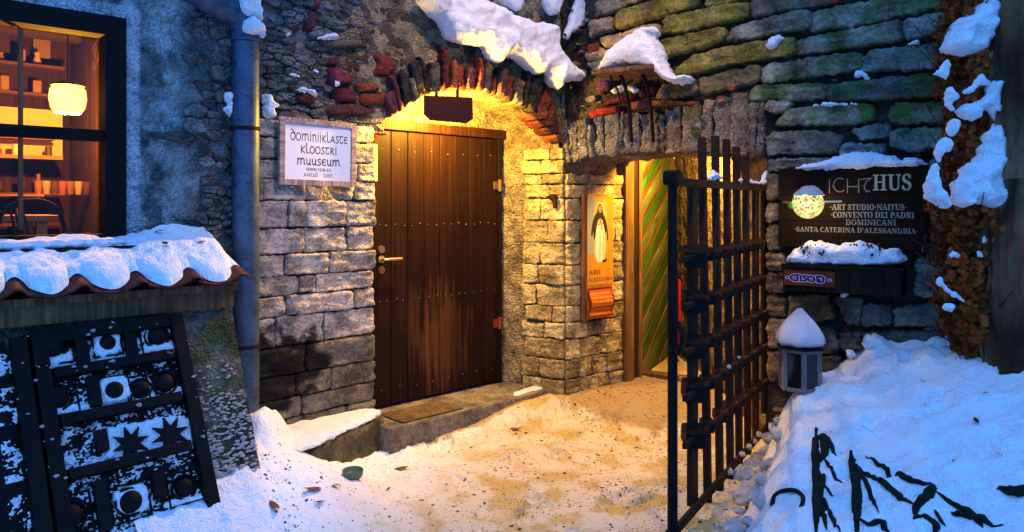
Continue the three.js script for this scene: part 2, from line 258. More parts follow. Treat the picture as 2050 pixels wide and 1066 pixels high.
function heightGeo(x0, x1, d0, d1, step, f, keep, k = 1) {
  const nx = Math.round((x1 - x0) / step), nd = Math.round((d1 - d0) / step), pos = [], uv = [], idx = [];
  for (let j = 0; j <= nd; j++) for (let i = 0; i <= nx; i++) { const x = x0 + i * step, d = d0 + j * step; pos.push(x, f(x, d), -d); uv.push(x * k, d * k); }
  for (let j = 0; j < nd; j++) for (let i = 0; i < nx; i++) { if (keep && !keep(x0 + i * step, d0 + j * step)) continue; const a = j * (nx + 1) + i; idx.push(a, a + 1, a + nx + 1, a + 1, a + nx + 2, a + nx + 1); }
  const g = new THREE.BufferGeometry(); g.setIndex(idx); g.setAttribute('position', new THREE.Float32BufferAttribute(pos, 3)); g.setAttribute('uv', new THREE.Float32BufferAttribute(uv, 2)); g.computeVertexNormals(); return g;
}
{ // trodden snow: packed, gritty, browner in patches before the two doorways
  const S = 1536, X0 = -2.6, D0 = 1.8, SP = 4.6, d8 = new Uint8Array(S * S * 4);
  const grit = new Float32Array(S * S);
  for (let k = 0; k < 34000; k++) {
    const x = rr(-1.3, 1.5), d = rr(2.6, 6.2), [s, n] = inL(x, d); if (rnd() > 0.25 + 0.9 * sst(-0.5, 0.4, x - (d - 4.4) * 0.2) * (0.6 + 1.6 * noi(x * 3, d * 3, 4))) continue;
    const i0 = (x - X0) / SP * S, j0_ = (d - D0) / SP * S, r = rnd() < 0.035 ? rr(1.8, 3.2) : rr(0.5, 1.25), el = rr(0.5, 1.6), an = rr(0, 3.14);
    for (let j = -5; j <= 5; j++) for (let i = -5; i <= 5; i++) { const ii = Math.round(i0 + i), jj = Math.round(j0_ + j); if (ii < 0 || jj < 0 || ii >= S || jj >= S) continue; const a = i * Math.cos(an) + j * Math.sin(an), b = (-i * Math.sin(an) + j * Math.cos(an)) * el; if (a * a + b * b < r * r) grit[jj * S + ii] = 1; }
  }
  for (let j = 0; j < S; j++) for (let i = 0; i < S; i++) {
    const x = X0 + i / S * SP, d = D0 + j / S * SP, [s, n] = inL(x, d), o = (j * S + i) * 4;
    const warmTread = sst(-1.15, -0.1, x - (d - 4) * 0.25), m = fbm(x * 5, d * 5, 21, 4), f = fbm(x * 26, d * 26, 22, 3);
    let c = mix3([0.86, 0.87, 0.89], [0.50, 0.36, 0.15], warmTread * (0.75 + 0.3 * sst(-0.1, 0.25, m)));  // golden tone mixes lamp warmth into the colour of sanded snow
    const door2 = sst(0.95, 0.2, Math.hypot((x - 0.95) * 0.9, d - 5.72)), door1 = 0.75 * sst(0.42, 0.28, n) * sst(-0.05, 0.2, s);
    const brownPatch = sst(0.30, 0.62, Math.max(door2, door1) + 0.35 * m + 0.25 * f);
    c = mix3(c, [0.3, 0.2, 0.1], brownPatch * 0.85);
    c = mix3(c, [0.34, 0.24, 0.13], warmTread * 0.32 * sst(0.1, 0.35, f + 0.25 * m));
    if (grit[j * S + i]) c = [0.05, 0.03, 0.015];
    for (let k = 0; k < 3; k++) d8[o + k] = 255 * Math.pow(Math.max(0, Math.min(1, c[k])), 1 / 2.2); d8[o + 3] = 255;
  }
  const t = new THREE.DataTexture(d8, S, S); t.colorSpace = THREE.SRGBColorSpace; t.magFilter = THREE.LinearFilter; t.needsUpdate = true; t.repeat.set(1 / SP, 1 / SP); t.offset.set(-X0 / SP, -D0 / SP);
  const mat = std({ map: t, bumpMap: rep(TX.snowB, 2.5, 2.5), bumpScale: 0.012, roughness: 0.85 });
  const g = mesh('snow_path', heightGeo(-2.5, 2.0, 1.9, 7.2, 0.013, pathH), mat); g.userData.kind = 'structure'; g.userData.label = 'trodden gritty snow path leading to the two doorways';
  const far = mesh('ground', new THREE.PlaneGeometry(60, 60).rotateX(-Math.PI / 2).translate(0, -0.16, 0), M.snow); far.userData.kind = 'structure'; far.userData.label = 'snow covered yard ground';
  const b = mesh('snow_bank', heightGeo(0.7, 3.6, 1.7, 5.0, 0.02, bankH, (x, d) => x > bankEdge(d) - 0.14), M.snow); b.userData.kind = 'structure'; b.userData.label = 'raised bed under clean bluish snow right of the gate';
  const cl = []; for (let k = 0; k < 46; k++) { const d = rr(2.9, 4.55), x = bankEdge(d) + rr(-0.12, 0.1), r = rr(0.02, 0.055); const q = blob(r, 1, rr(0.6, 0.95), 1, k * 3.1, 0.22, 2); q.rotateY(rr(0, 6)); q.translate(x, Math.max(pathH(x, d), bankH(x, d)) + r * 0.3, -d); cl.push(q); }
  const cm = mesh('snow_clods', merge(cl), M.snow); cm.userData = { kind: 'stuff', label: 'loose snow clods tumbled along the bank edge', category: 'snow' };
}

// ------------------------------------------------------------------ museum wall: limestone pier, rubble above, house plaster on the left
const WIN = { s0: -2.5, s1: -1.515, h0: 1.35, h1: 2.52 };
const museum = FL.put(thing('museum_wall', 'pale limestone and rubble wall carrying the museum sign left of the brown door', 'wall'));
{
  const inWin = (s, h) => s > WIN.s0 && s < WIN.s1 && h > WIN.h0 && h < WIN.h1;
  const zf = (s, h) => { const pl = sst(-1.2, -1.3, s + 0.12 * fbm(s * 5, h * 3, 3, 3)); return -0.03 + (1 - pl * 0.75) * (0.045 * fbm(s * 8, h * 10, 2, 4) + 0.06 * Math.abs(fbm(s * 15, h * 21, 5, 4))) - 0.004 * sst(-1.03, -0.93, s) * sst(1.95, 1.8, h); };
  const cf = (s, h) => {
    let c = mix3([0.33, 0.31, 0.29], [0.2, 0.19, 0.18], sst(-0.2, 0.3, fbm(s * 6, h * 6, 7, 4)));
    c = mix3(c, [0.12, 0.15, 0.13], 0.8 * sst(0.05, 0.3, fbm(s * 2.5, h * 2.2, 17, 4)));
    if (s < -0.95) { const pl = sst(-1.12, -1.3, s + 0.2 * fbm(s * 4, h * 3, 3, 4)); c = mix3(c, [0.29, 0.37, 0.38], pl); c = mix3(c, [0.50, 0.55, 0.55], pl * sst(0.0, 0.22, fbm(s * 7, h * 5, 27, 5))); c = mix3(c, [0.07, 0.10, 0.10], pl * 0.85 * sst(0.06, 0.2, fbm(s * 6 + 3, h * 4, 28, 5))); c = mix3(c, [0.30, 0.26, 0.24], pl * 0.7 * sst(0.1, 0.2, fbm(s * 16, h * 10, 29, 4))); }
    const m = Math.max(WIN.s0 - s, s - WIN.s1, h - WIN.h1); if (m < 0.075 + 0.03 * fbm(s * 14, h * 9, 6, 3) && h > WIN.h0 - 0.05 && m > -0.05) c = [0.62, 0.64, 0.68];      // pale painted surround
    return c;
  };
  mesh('mortar_face', sheet(-3.0, 0.0, -0.1, 3.4, 0.017, zf, cf, inWin), M.rough, museum);
  // wall core behind the face, left open at the window
  const core = merge([box(1.5, 3.6, 0.4, -0.755, 1.7, -0.27), box(0.99, 1.46, 0.25, -2.005, 0.6, -0.2), box(0.99, 0.95, 0.25, -2.005, 3.005, -0.2), box(0.6, 3.6, 0.25, -2.81, 1.7, -0.2)]);
  mesh('wall_core', core, std({ color: C(0.2, 0.19, 0.18) }), museum);
  // coursed limestone of the pier
  const H = [2.06, 1.95, 1.82, 1.70, 1.577, 1.41, 1.255, 1.12, 1.005, 0.88, 0.70, 0.525, 0.385, 0.265, 0.14, -0.02];
  const joints = [[], [-0.42], [-0.13], [-0.5, -0.16], [575, 610, 690], [604, 691], [566, 655], [594, 628], [569, 705], [549, 645], [608], [590, 660], [600], [570, 690], [640], [580]];
  for (let k = 0; k < H.length - 1; k++) {
    const h1 = H[k] - 0.003, h0 = H[k + 1] + 0.003, cut = [-0.93, ...joints[k].map((q) => q > 5 ? FL.local(q, 500)[0] : q), 0.0];
    for (let i = 0; i < cut.length - 1; i++) {
      const a = cut[i] + 0.0025, b = cut[i + 1] - 0.0025 + (i === cut.length - 2 ? rr(-0.012, 0.012) : 0); if (b - a < 0.03) continue;
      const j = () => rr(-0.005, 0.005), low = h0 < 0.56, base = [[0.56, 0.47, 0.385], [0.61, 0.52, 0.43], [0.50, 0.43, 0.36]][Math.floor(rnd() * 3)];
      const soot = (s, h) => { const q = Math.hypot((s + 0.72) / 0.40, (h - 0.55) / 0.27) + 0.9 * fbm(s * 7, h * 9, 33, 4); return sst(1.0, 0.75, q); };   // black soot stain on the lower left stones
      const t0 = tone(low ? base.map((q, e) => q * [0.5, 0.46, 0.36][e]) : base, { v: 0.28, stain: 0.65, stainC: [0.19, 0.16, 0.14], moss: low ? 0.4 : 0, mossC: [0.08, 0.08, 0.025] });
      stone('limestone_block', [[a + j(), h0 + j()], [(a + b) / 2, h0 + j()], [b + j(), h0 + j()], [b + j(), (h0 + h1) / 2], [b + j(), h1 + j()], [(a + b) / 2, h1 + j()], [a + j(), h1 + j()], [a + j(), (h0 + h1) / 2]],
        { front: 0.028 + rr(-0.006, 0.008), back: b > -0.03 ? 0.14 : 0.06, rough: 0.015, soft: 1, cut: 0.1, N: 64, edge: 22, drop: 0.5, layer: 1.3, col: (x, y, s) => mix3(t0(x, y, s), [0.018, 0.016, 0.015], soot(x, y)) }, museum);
    }
  }
  // rubble above the pier and stones showing through the decayed plaster
  const greys = [[0.24, 0.225, 0.205], [0.31, 0.29, 0.265], [0.19, 0.17, 0.15], [0.26, 0.215, 0.17], [0.22, 0.245, 0.23]];
  const cells = (s0, s1, h0, h1, n, squash) => { // close-fitting irregular outlines
    const P = []; for (let k = 0; k < n * 30 && P.length < n; k++) { const q = [rr(s0, s1), rr(h0, h1)], dd = mix(0.035, 0.10, sst(-0.3, 0.35, noi(q[0] * 3.5, q[1] * 4, 8))) * rr(0.75, 1.25); if (P.every((e) => Math.hypot(e[0] - q[0], (e[1] - q[1]) * squash) > (dd + e[2]) / 2)) P.push([...q, dd]); }
    return P.map((c) => { let poly = [[-0.16, -0.07], [0.16, -0.07], [0.16, 0.07], [-0.16, 0.07]].map(([x, y]) => [c[0] + x, c[1] + y]);
      for (const e of P) { if (e === c || Math.hypot(e[0] - c[0], (e[1] - c[1]) * squash) > 0.34) continue; const mx = mix(c[0], e[0], 0.48), my = mix(c[1], e[1], 0.48), nx = e[0] - c[0], ny = (e[1] - c[1]) * squash * squash, f = (p) => -((p[0] - mx) * nx + (p[1] - my) * ny), o = []; for (let i = 0; i < poly.length; i++) { const A = poly[i], B = poly[(i + 1) % poly.length], fa = f(A), fb = f(B); if (fa >= 0) o.push(A); if ((fa >= 0) !== (fb >= 0)) { const t = fa / (fa - fb); o.push([mix(A[0], B[0], t), mix(A[1], B[1], t)]); } } poly = o; if (poly.length < 3) break; }
      return poly; }).filter((q) => q.length > 3 && Math.abs(area2(q)) > 0.0009);
  };
  const rub = (poly, lowf) => stone('rubble_stone', poly, { front: rr(0.0, 0.034) * lowf, back: 0.08, rough: 0.026, soft: 1, cut: 0.14, N: 28, edge: 9, drop: 0.7, layer: 1.4, col: tone(greys[Math.floor(rnd() * 5)], { v: 0.45, stain: 0.55, stainC: [0.07, 0.06, 0.05] }) }, museum, 0.0, M.rough);
  for (const q of cells(-0.92, 0.05, 2.08, 3.0, 235, 2.0)) if (rnd() < 0.8) rub(q, 1);
  for (const q of cells(-1.32, -0.93, 1.35, 2.95, 170, 1.5)) { const cx = q[0][0], cy = q[0][1]; if (cx > -1.16 + 0.14 * noi(cy * 3, 2) && rnd() < 0.6) rub(q, 0.6); }
  // red bricks and long stones built into the rubble, traced from where they sit
  const red = [0.3, 0.045, 0.035], dred = [0.16, 0.03, 0.035], ora = [0.33, 0.09, 0.03], pur = [0.13, 0.035, 0.06];
  for (const [pts, base, fr] of [
    [[[620, 20], [636, 25], [628, 62], [608, 60]], dred, 0.06], [[[628, 2], [645, 4], [640, 18], [626, 14]], red, 0.05],
    [[[740, 106], [782, 110], [788, 140], [775, 160], [742, 152], [752, 130]], red, 0.09], [[[654, 118], [680, 114], [676, 128], [658, 134]], pur, 0.06],
    [[[656, 134], [700, 148], [706, 170], [668, 172], [660, 155]], [0.24, 0.04, 0.06], 0.09], [[[708, 168], [750, 166], [760, 182], [735, 186], [715, 184]], ora, 0.09],
    [[[664, 176], [705, 178], [716, 204], [670, 206]], dred, 0.08], [[[716, 188], [780, 182], [795, 200], [770, 214], [722, 210]], [0.22, 0.05, 0.02], 0.09],
    [[[815, 106], [830, 108], [860, 180], [845, 186]], pur, 0.07], [[[635, 210], [700, 206], [760, 214], [765, 228], [650, 232]], [0.15, 0.06, 0.05], 0.05],
    [[[762, 96], [800, 84], [818, 86], [815, 98], [778, 106]], [0.22, 0.13, 0.05], 0.08], [[[590, 190], [612, 184], [632, 200], [620, 214], [596, 204]], [0.14, 0.04, 0.03], 0.07],
    [[[630, 80], [660, 76], [690, 84], [735, 88], [740, 96], [650, 96]], [0.14, 0.12, 0.09], 0.08], [[[785, 46], [815, 42], [832, 48], [812, 56], [788, 54]], [0.22, 0.22, 0.21], 0.07],
  ]) stone('red_brick', FL.poly(pts, 0.03), { front: fr, back: 0.05, rough: 0.012, soft: 1, N: 26, edge: 6, col: tone(base, { v: 0.35, stain: 0.35 }) }, museum, 0.0);
  for (const [pts, T] of [[[[632, 78], [652, 67], [670, 67], [684, 77], [660, 81]], 0.05], [[[584, 182], [606, 172], [622, 178], [637, 192], [626, 192], [606, 182]], 0.04], [[[570, 66], [578, 64], [582, 76], [574, 76]], 0.03], [[[668, 162], [680, 162], [680, 171], [670, 172]], 0.02], [[[576, 148], [592, 147], [600, 156], [590, 152]], 0.03], [[[628, 140], [640, 140], [636, 146], [628, 145]], 0.02], [[[444, 190], [466, 182], [466, 230], [458, 236], [452, 222], [446, 218], [454, 208]], 0.04], [[[524, 188], [541, 185], [545, 200], [560, 212], [547, 218], [552, 238], [524, 236]], 0.05]])
    snowOn('snow_patch', FL, pts, 0.07, T, 0.03, museum, 0.006);
}
// window of the café
const house = FL.put(thing('cafe_window', 'black framed window glowing orange at the left edge', 'window'));
{
  const f = M.blackFrame, w = WIN, z = -0.05;
  mesh('frame', merge([box(0.1, w.h1 - w.h0, 0.12, w.s1 - 0.05, (w.h0 + w.h1) / 2, z), box(w.s1 - w.s0 - 0.1, 0.1, 0.12, (w.s0 + w.s1) / 2 - 0.05, w.h1 - 0.05, z), box(w.s1 - w.s0 - 0.1, 0.05, 0.12, (w.s0 + w.s1) / 2 - 0.05, w.h0 + 0.025, z), box(0.1, w.h1 - w.h0, 0.12, w.s0 + 0.001, (w.h0 + w.h1) / 2, z)]), f, house);
  mesh('mullion', box(w.s1 - w.s0 - 0.1, 0.058, 0.09, (w.s0 + w.s1) / 2 - 0.05, 1.905, z + 0.005, 0.01), f, house);
  mesh('muntin', box(0.018, w.h1 - w.h0 - 0.15, 0.03, -1.955, (w.h0 + w.h1) / 2, z - 0.1), std({ color: C(0.12, 0.06, 0.02) }), house);
  mesh('pane', box(w.s1 - w.s0 - 0.14, 0.47, 0.004, (w.s0 + w.s1) / 2 - 0.05, 2.178, z - 0.02), M.glass, house);
  mesh('pane', box(w.s1 - w.s0 - 0.14, 0.47, 0.004, (w.s0 + w.s1) / 2 - 0.05, 1.638, z - 0.02), M.glass, house);
  mesh('reveal', merge([box(0.02, w.h1 - w.h0 - 0.004, 0.2, w.s1 - 0.008, (w.h0 + w.h1) / 2, -0.215), box(w.s1 - w.s0, 0.02, 0.2, (w.s0 + w.s1) / 2, w.h1 - 0.008, -0.217), box(w.s1 - w.s0, 0.02, 0.2, (w.s0 + w.s1) / 2, w.h0 + 0.008, -0.213)]), std({ color: C(0.1, 0.04, 0.015) }), house);
  mesh('sill', box(w.s1 - w.s0 + 0.06, 0.03, 0.2, (w.s0 + w.s1) / 2, w.h0 - 0.02, 0.09), f, house);
  const sg = snowGeo([[-2.6, 0.02], [-1.6, 0.02], [-1.545, 0.06], [-1.55, 0.14], [-1.62, 0.185], [-2.6, 0.19]], 0.022, 0.03, 0.011, 0.15); sg.rotateX(-Math.PI / 2);
  const sm = mesh('snow_cap', sg, M.snow, house); sm.position.set(0, w.h0 + 0.012, 0.205);
}
{ // the room behind the glass
  const room = FL.put(thing('cafe_room', 'warm brown interior seen through the café window', 'room'));
  const wm = std({ color: C(0.085, 0.03, 0.01), map: TX.wood }), cream = std({ color: C(0.75, 0.5, 0.2) });
  const s0 = -3.3, s1 = -1.35, h0 = 0.5, h1 = 2.9, zb = -1.75, zf = -0.33;
  mesh('floor', box(s1 - s0, 0.05, zf - zb, (s0 + s1) / 2, h0, (zf + zb) / 2), wm, room);
  mesh('ceiling', box(s1 - s0, 0.05, zf - zb, (s0 + s1) / 2, h1, (zf + zb) / 2), wm, room);
  mesh('side_wall', box(0.05, h1 - h0, zf - zb, s0, (h0 + h1) / 2, (zf + zb) / 2), wm, room); mesh('side_wall', box(0.05, h1 - h0, zf - zb, s1, (h0 + h1) / 2, (zf + zb) / 2), wm, room);
  mesh('back_wall', box(s1 - s0, h1 - h0 - 0.06, 0.05, (s0 + s1) / 2, (h0 + h1) / 2, zb), wm, room);
  mesh('painted_band', box(1.75, 0.34, 0.02, -2.3, 2.03, zb + 0.04), cream, room);
  mesh('beam', box(s1 - s0 - 0.06, 0.08, 0.12, (s0 + s1) / 2, 2.68, zb + 0.3), std({ color: C(0.05, 0.025, 0.012) }), room);
  for (let k = 0; k < 6; k++) mesh('picture', box(rr(0.08, 0.18), rr(0.1, 0.2), 0.02, -2.75 + k * 0.24, 2.62 + rr(-0.03, 0.03), zb + 0.05), std({ color: [C(0.16, 0.07, 0.02), C(0.06, 0.02, 0.01), C(0.22, 0.11, 0.04)][k % 3] }), room);
  const counter = FL.put(thing('counter', 'long shelf counter with small jars inside the window', 'counter'));
  mesh('counter_top', box(1.35, 0.025, 0.22, -2.15, 1.86, zb + 0.18), std({ color: C(0.35, 0.16, 0.05) }), counter);
  mesh('shelf', box(1.3, 0.015, 0.14, -2.15, 1.99, zb + 0.13), std({ color: C(0.3, 0.13, 0.04) }), counter);
  for (let k = 0; k < 14; k++) { const hh = rr(0.04, 0.09), s = -2.65 + k * 0.085 + rr(-0.02, 0.02); mesh('jar', new THREE.CylinderGeometry(0.02, 0.022, hh, 10).translate(s, (k % 3 ? 1.873 : 1.998) + hh / 2, zb + 0.17), std({ color: [C(0.5, 0.3, 0.12), C(0.1, 0.04, 0.02), C(0.3, 0.05, 0.03), C(0.7, 0.6, 0.4)][k % 4], roughness: 0.4 }), counter); }
  const sh2 = FL.put(thing('wall_shelf', 'dark wall shelves crowded with jugs and boxes at the back of the café', 'shelf'));
  for (const [sy, sz] of [[2.28, 0.14], [2.47, 0.14], [1.62, 0.16], [1.42, 0.16]]) { mesh('board', box(1.5, 0.018, 0.16, -2.2, sy, zb + sz), std({ color: C(0.1, 0.04, 0.015) }), sh2); for (let k = 0; k < 13; k++) { const w = rr(0.025, 0.06), hh = rr(0.04, 0.14), x = -2.85 + k * 0.105 + rr(-0.02, 0.02), c = [C(0.05, 0.02, 0.01), C(0.22, 0.1, 0.03), C(0.3, 0.05, 0.02), C(0.4, 0.24, 0.1), C(0.1, 0.07, 0.03)][Math.floor(rnd() * 5)]; if (rnd() < 0.8) mesh(rnd() < 0.5 ? 'jug' : 'box', rnd() < 0.5 ? new THREE.LatheGeometry([[0, 0], [w * 0.5, 0], [w * 0.62, hh * 0.35], [w * 0.35, hh * 0.75], [w * 0.45, hh]].map((q) => new THREE.Vector2(...q)), 12).translate(x, sy + 0.01, zb + sz) : box(w, hh, 0.07, x, sy + 0.01 + hh / 2, zb + sz, 0.004), std({ color: c, roughness: 0.6 }), sh2); } }
  const stw = FL.put(thing('straw_bunch', 'bunch of dry straw hanging in the upper right window corner', 'straw')); { const sg = []; for (let k = 0; k < 44; k++) { const a = FL.local(203 + rr(-8, 3), 78, -0.3), b = FL.local(198 + rr(-14, 8), rr(105, 155), -0.3), z = -0.3 + rr(-0.02, 0.02); sg.push(taperTube([V3(a[0], a[1], z), V3(mix(a[0], b[0], 0.6) + rr(-0.01, 0.01), mix(a[1], b[1], 0.5), z + rr(-0.02, 0.02)), V3(b[0], b[1], z)], 0.0025, 0.001, 6, 4)); } const sm = mesh('stalks', merge(sg), std({ color: C(0.6, 0.33, 0.08) }), stw); sm.userData.kind = 'stuff'; }
  const gl = FL.put(thing('glass_shelf', 'thin shelf with a row of drinking glasses behind the lower pane', 'shelf'));
  const gy = FL.local(120, 392, -1.2)[1];
  mesh('board', box(0.9, 0.012, 0.12, -2.1, gy, -1.2), std({ color: C(0.25, 0.1, 0.04), roughness: 0.4 }), gl);
  for (let k = 0; k < 7; k++) mesh('drinking_glass', new THREE.CylinderGeometry(0.026, 0.018, 0.085, 12, 1, true).translate(FL.local(76 + k * 16, 400, -1.2)[0], gy + 0.05, -1.2), std({ color: [C(0.3, 0.12, 0.05), C(0.5, 0.3, 0.15), C(0.12, 0.05, 0.03), C(0.4, 0.1, 0.05)][k % 4], roughness: 0.15, side: THREE.DoubleSide, transparent: true, opacity: 0.4 }), gl);
  const tb = FL.put(thing('cafe_table', 'reddish wooden table inside the lower window pane', 'table'));
  const ty = FL.local(120, 436, -0.75)[1];
  mesh('table_top', box(1.0, 0.035, 0.45, -2.2, ty, -0.75, 0.005), std({ color: C(0.4, 0.14, 0.05), roughness: 0.4 }), tb);
  for (const [s, z] of [[-2.65, -0.58], [-1.78, -0.58], [-2.65, -0.92], [-1.78, -0.92]]) mesh('leg', box(0.05, ty - 0.52, 0.05, s, (ty + 0.52) / 2 - 0.008, z), std({ color: C(0.45, 0.2, 0.07) }), tb);
  const ch = FL.put(thing('bentwood_chair', 'dark bentwood chair back showing low in the window', 'chair'));
  const q = (px, py) => { const l = FL.local(px, py, -0.42); return V3(l[0], l[1], -0.42); };
  mesh('backrest', tube([q(-10, 470), q(5, 425), q(40, 405), q(80, 402), q(110, 415), q(125, 445), q(133, 495), q(138, 560)], 0.012, 40), M.darkWood, ch);
  for (const [a, b] of [[18, 30], [28, 38], [42, 56]]) mesh('spindle', tube([q(a, 412), q(b, 470), q(b + 6, 560)], 0.006, 14), M.darkWood, ch);
  const seatL = q(65, 560); mesh('seat', box(0.36, 0.03, 0.36, seatL.x, seatL.y - 0.05, -0.6, 0.01), M.darkWood, ch);
  for (const [a, b] of [[-0.15, -0.45], [0.15, -0.45], [-0.15, -0.75], [0.15, -0.75]]) mesh('leg', new THREE.CylinderGeometry(0.014, 0.012, seatL.y - 0.06 - 0.525, 8).translate(seatL.x + a, (seatL.y - 0.06 + 0.525) / 2, b), M.darkWood, ch);
  const lp = FL.put(thing('pendant_lamp', 'glowing white pendant lamp hanging in the café window', 'lamp'));
  const l = FL.local(135, 198, -0.75); lp.userData.label = 'glowing white pendant lamp hanging behind the upper window pane';
  mesh('lamp_shade', new THREE.LatheGeometry([[0.03, 0.085], [0.07, 0.078], [0.092, 0.055], [0.098, 0.0], [0.088, -0.055], [0.068, -0.085]].map((q) => new THREE.Vector2(...q)), 28).translate(l[0], l[1], -0.75), std({ color: C(0.9, 0.8, 0.6), emissive: C(1, 0.50, 0.10), emissiveIntensity: 3.2, side: THREE.DoubleSide }), lp);
  mesh('cord', new THREE.CylinderGeometry(0.004, 0.004, 2.85 - l[1] - 0.07, 6).translate(l[0], (2.85 + l[1] + 0.07) / 2, -0.75), M.blackFrame, lp);
  mesh('cap', new THREE.CylinderGeometry(0.05, 0.088, 0.025, 24).translate(l[0], l[1] + 0.087, -0.75), std({ color: C(0.25, 0.12, 0.04), metalness: 0.6, roughness: 0.4 }), lp);
  const bulb = mesh('bulb', new THREE.SphereGeometry(0.03, 12, 8).translate(l[0], l[1] - 0.02, -0.75), std({ emissive: C(1, 0.65, 0.25), emissiveIntensity: 8 }), lp);
  const pl = new THREE.PointLight(C(1, 0.42, 0.04), 8); pl.position.set(l[0], l[1] - 0.02, -0.75); pl.castShadow = true; lp.add(pl);
}
// downpipe
{
  const p = thing('downpipe', 'thick blue-grey zinc downpipe with snow on its elbow', 'downpipe');
  const c = FL.world(-0.915, 0, 0.1), el = (px, py, z) => { const l = FL.local(px, py, z); return FL.world(l[0], l[1], z); };
  const topY = EYE + (HOR - 75) / FOC * 4.25;
  const pg = new THREE.CylinderGeometry(0.074, 0.074, topY - 0.1, 28, 12).translate(c.x, (topY + 0.1) / 2, c.z); mesh('pipe', uvScale(pg, 0.5, 2.5), M.zinc, p);
  mesh('elbow', tube([V3(c.x, topY - 0.02, c.z), V3(c.x, topY + 0.05, c.z), el(475, 28, 0.12), el(430, 2, 0.14), el(370, -30, 0.16)], 0.08, 40, 20), M.zinc, p);
  mesh('collar', new THREE.TorusGeometry(0.079, 0.008, 8, 32).rotateX(Math.PI / 2).translate(c.x, topY - 0.02, c.z), M.zinc, p);
  for (const y of [1.98, 0.75]) mesh('bracket', new THREE.CylinderGeometry(0.08, 0.08, 0.02, 28).translate(c.x, y, c.z), M.iron, p);
  const sn = FL.put(sub('snow_cap', p));
  snowOn('snow_lump', FL, [[462, -12], [470, 6], [474, 24], [486, 32], [505, 36], [523, 44], [522, 20], [512, -12]], 0.17, 0.07, 0.05, sn, 0.008);
  snowOn('snow_lump', FL, [[486, 52], [492, 34], [505, 31], [520, 44], [530, 64], [527, 79], [516, 69], [490, 68]], 0.19, 0.06, 0.05, sn, 0.008);
}
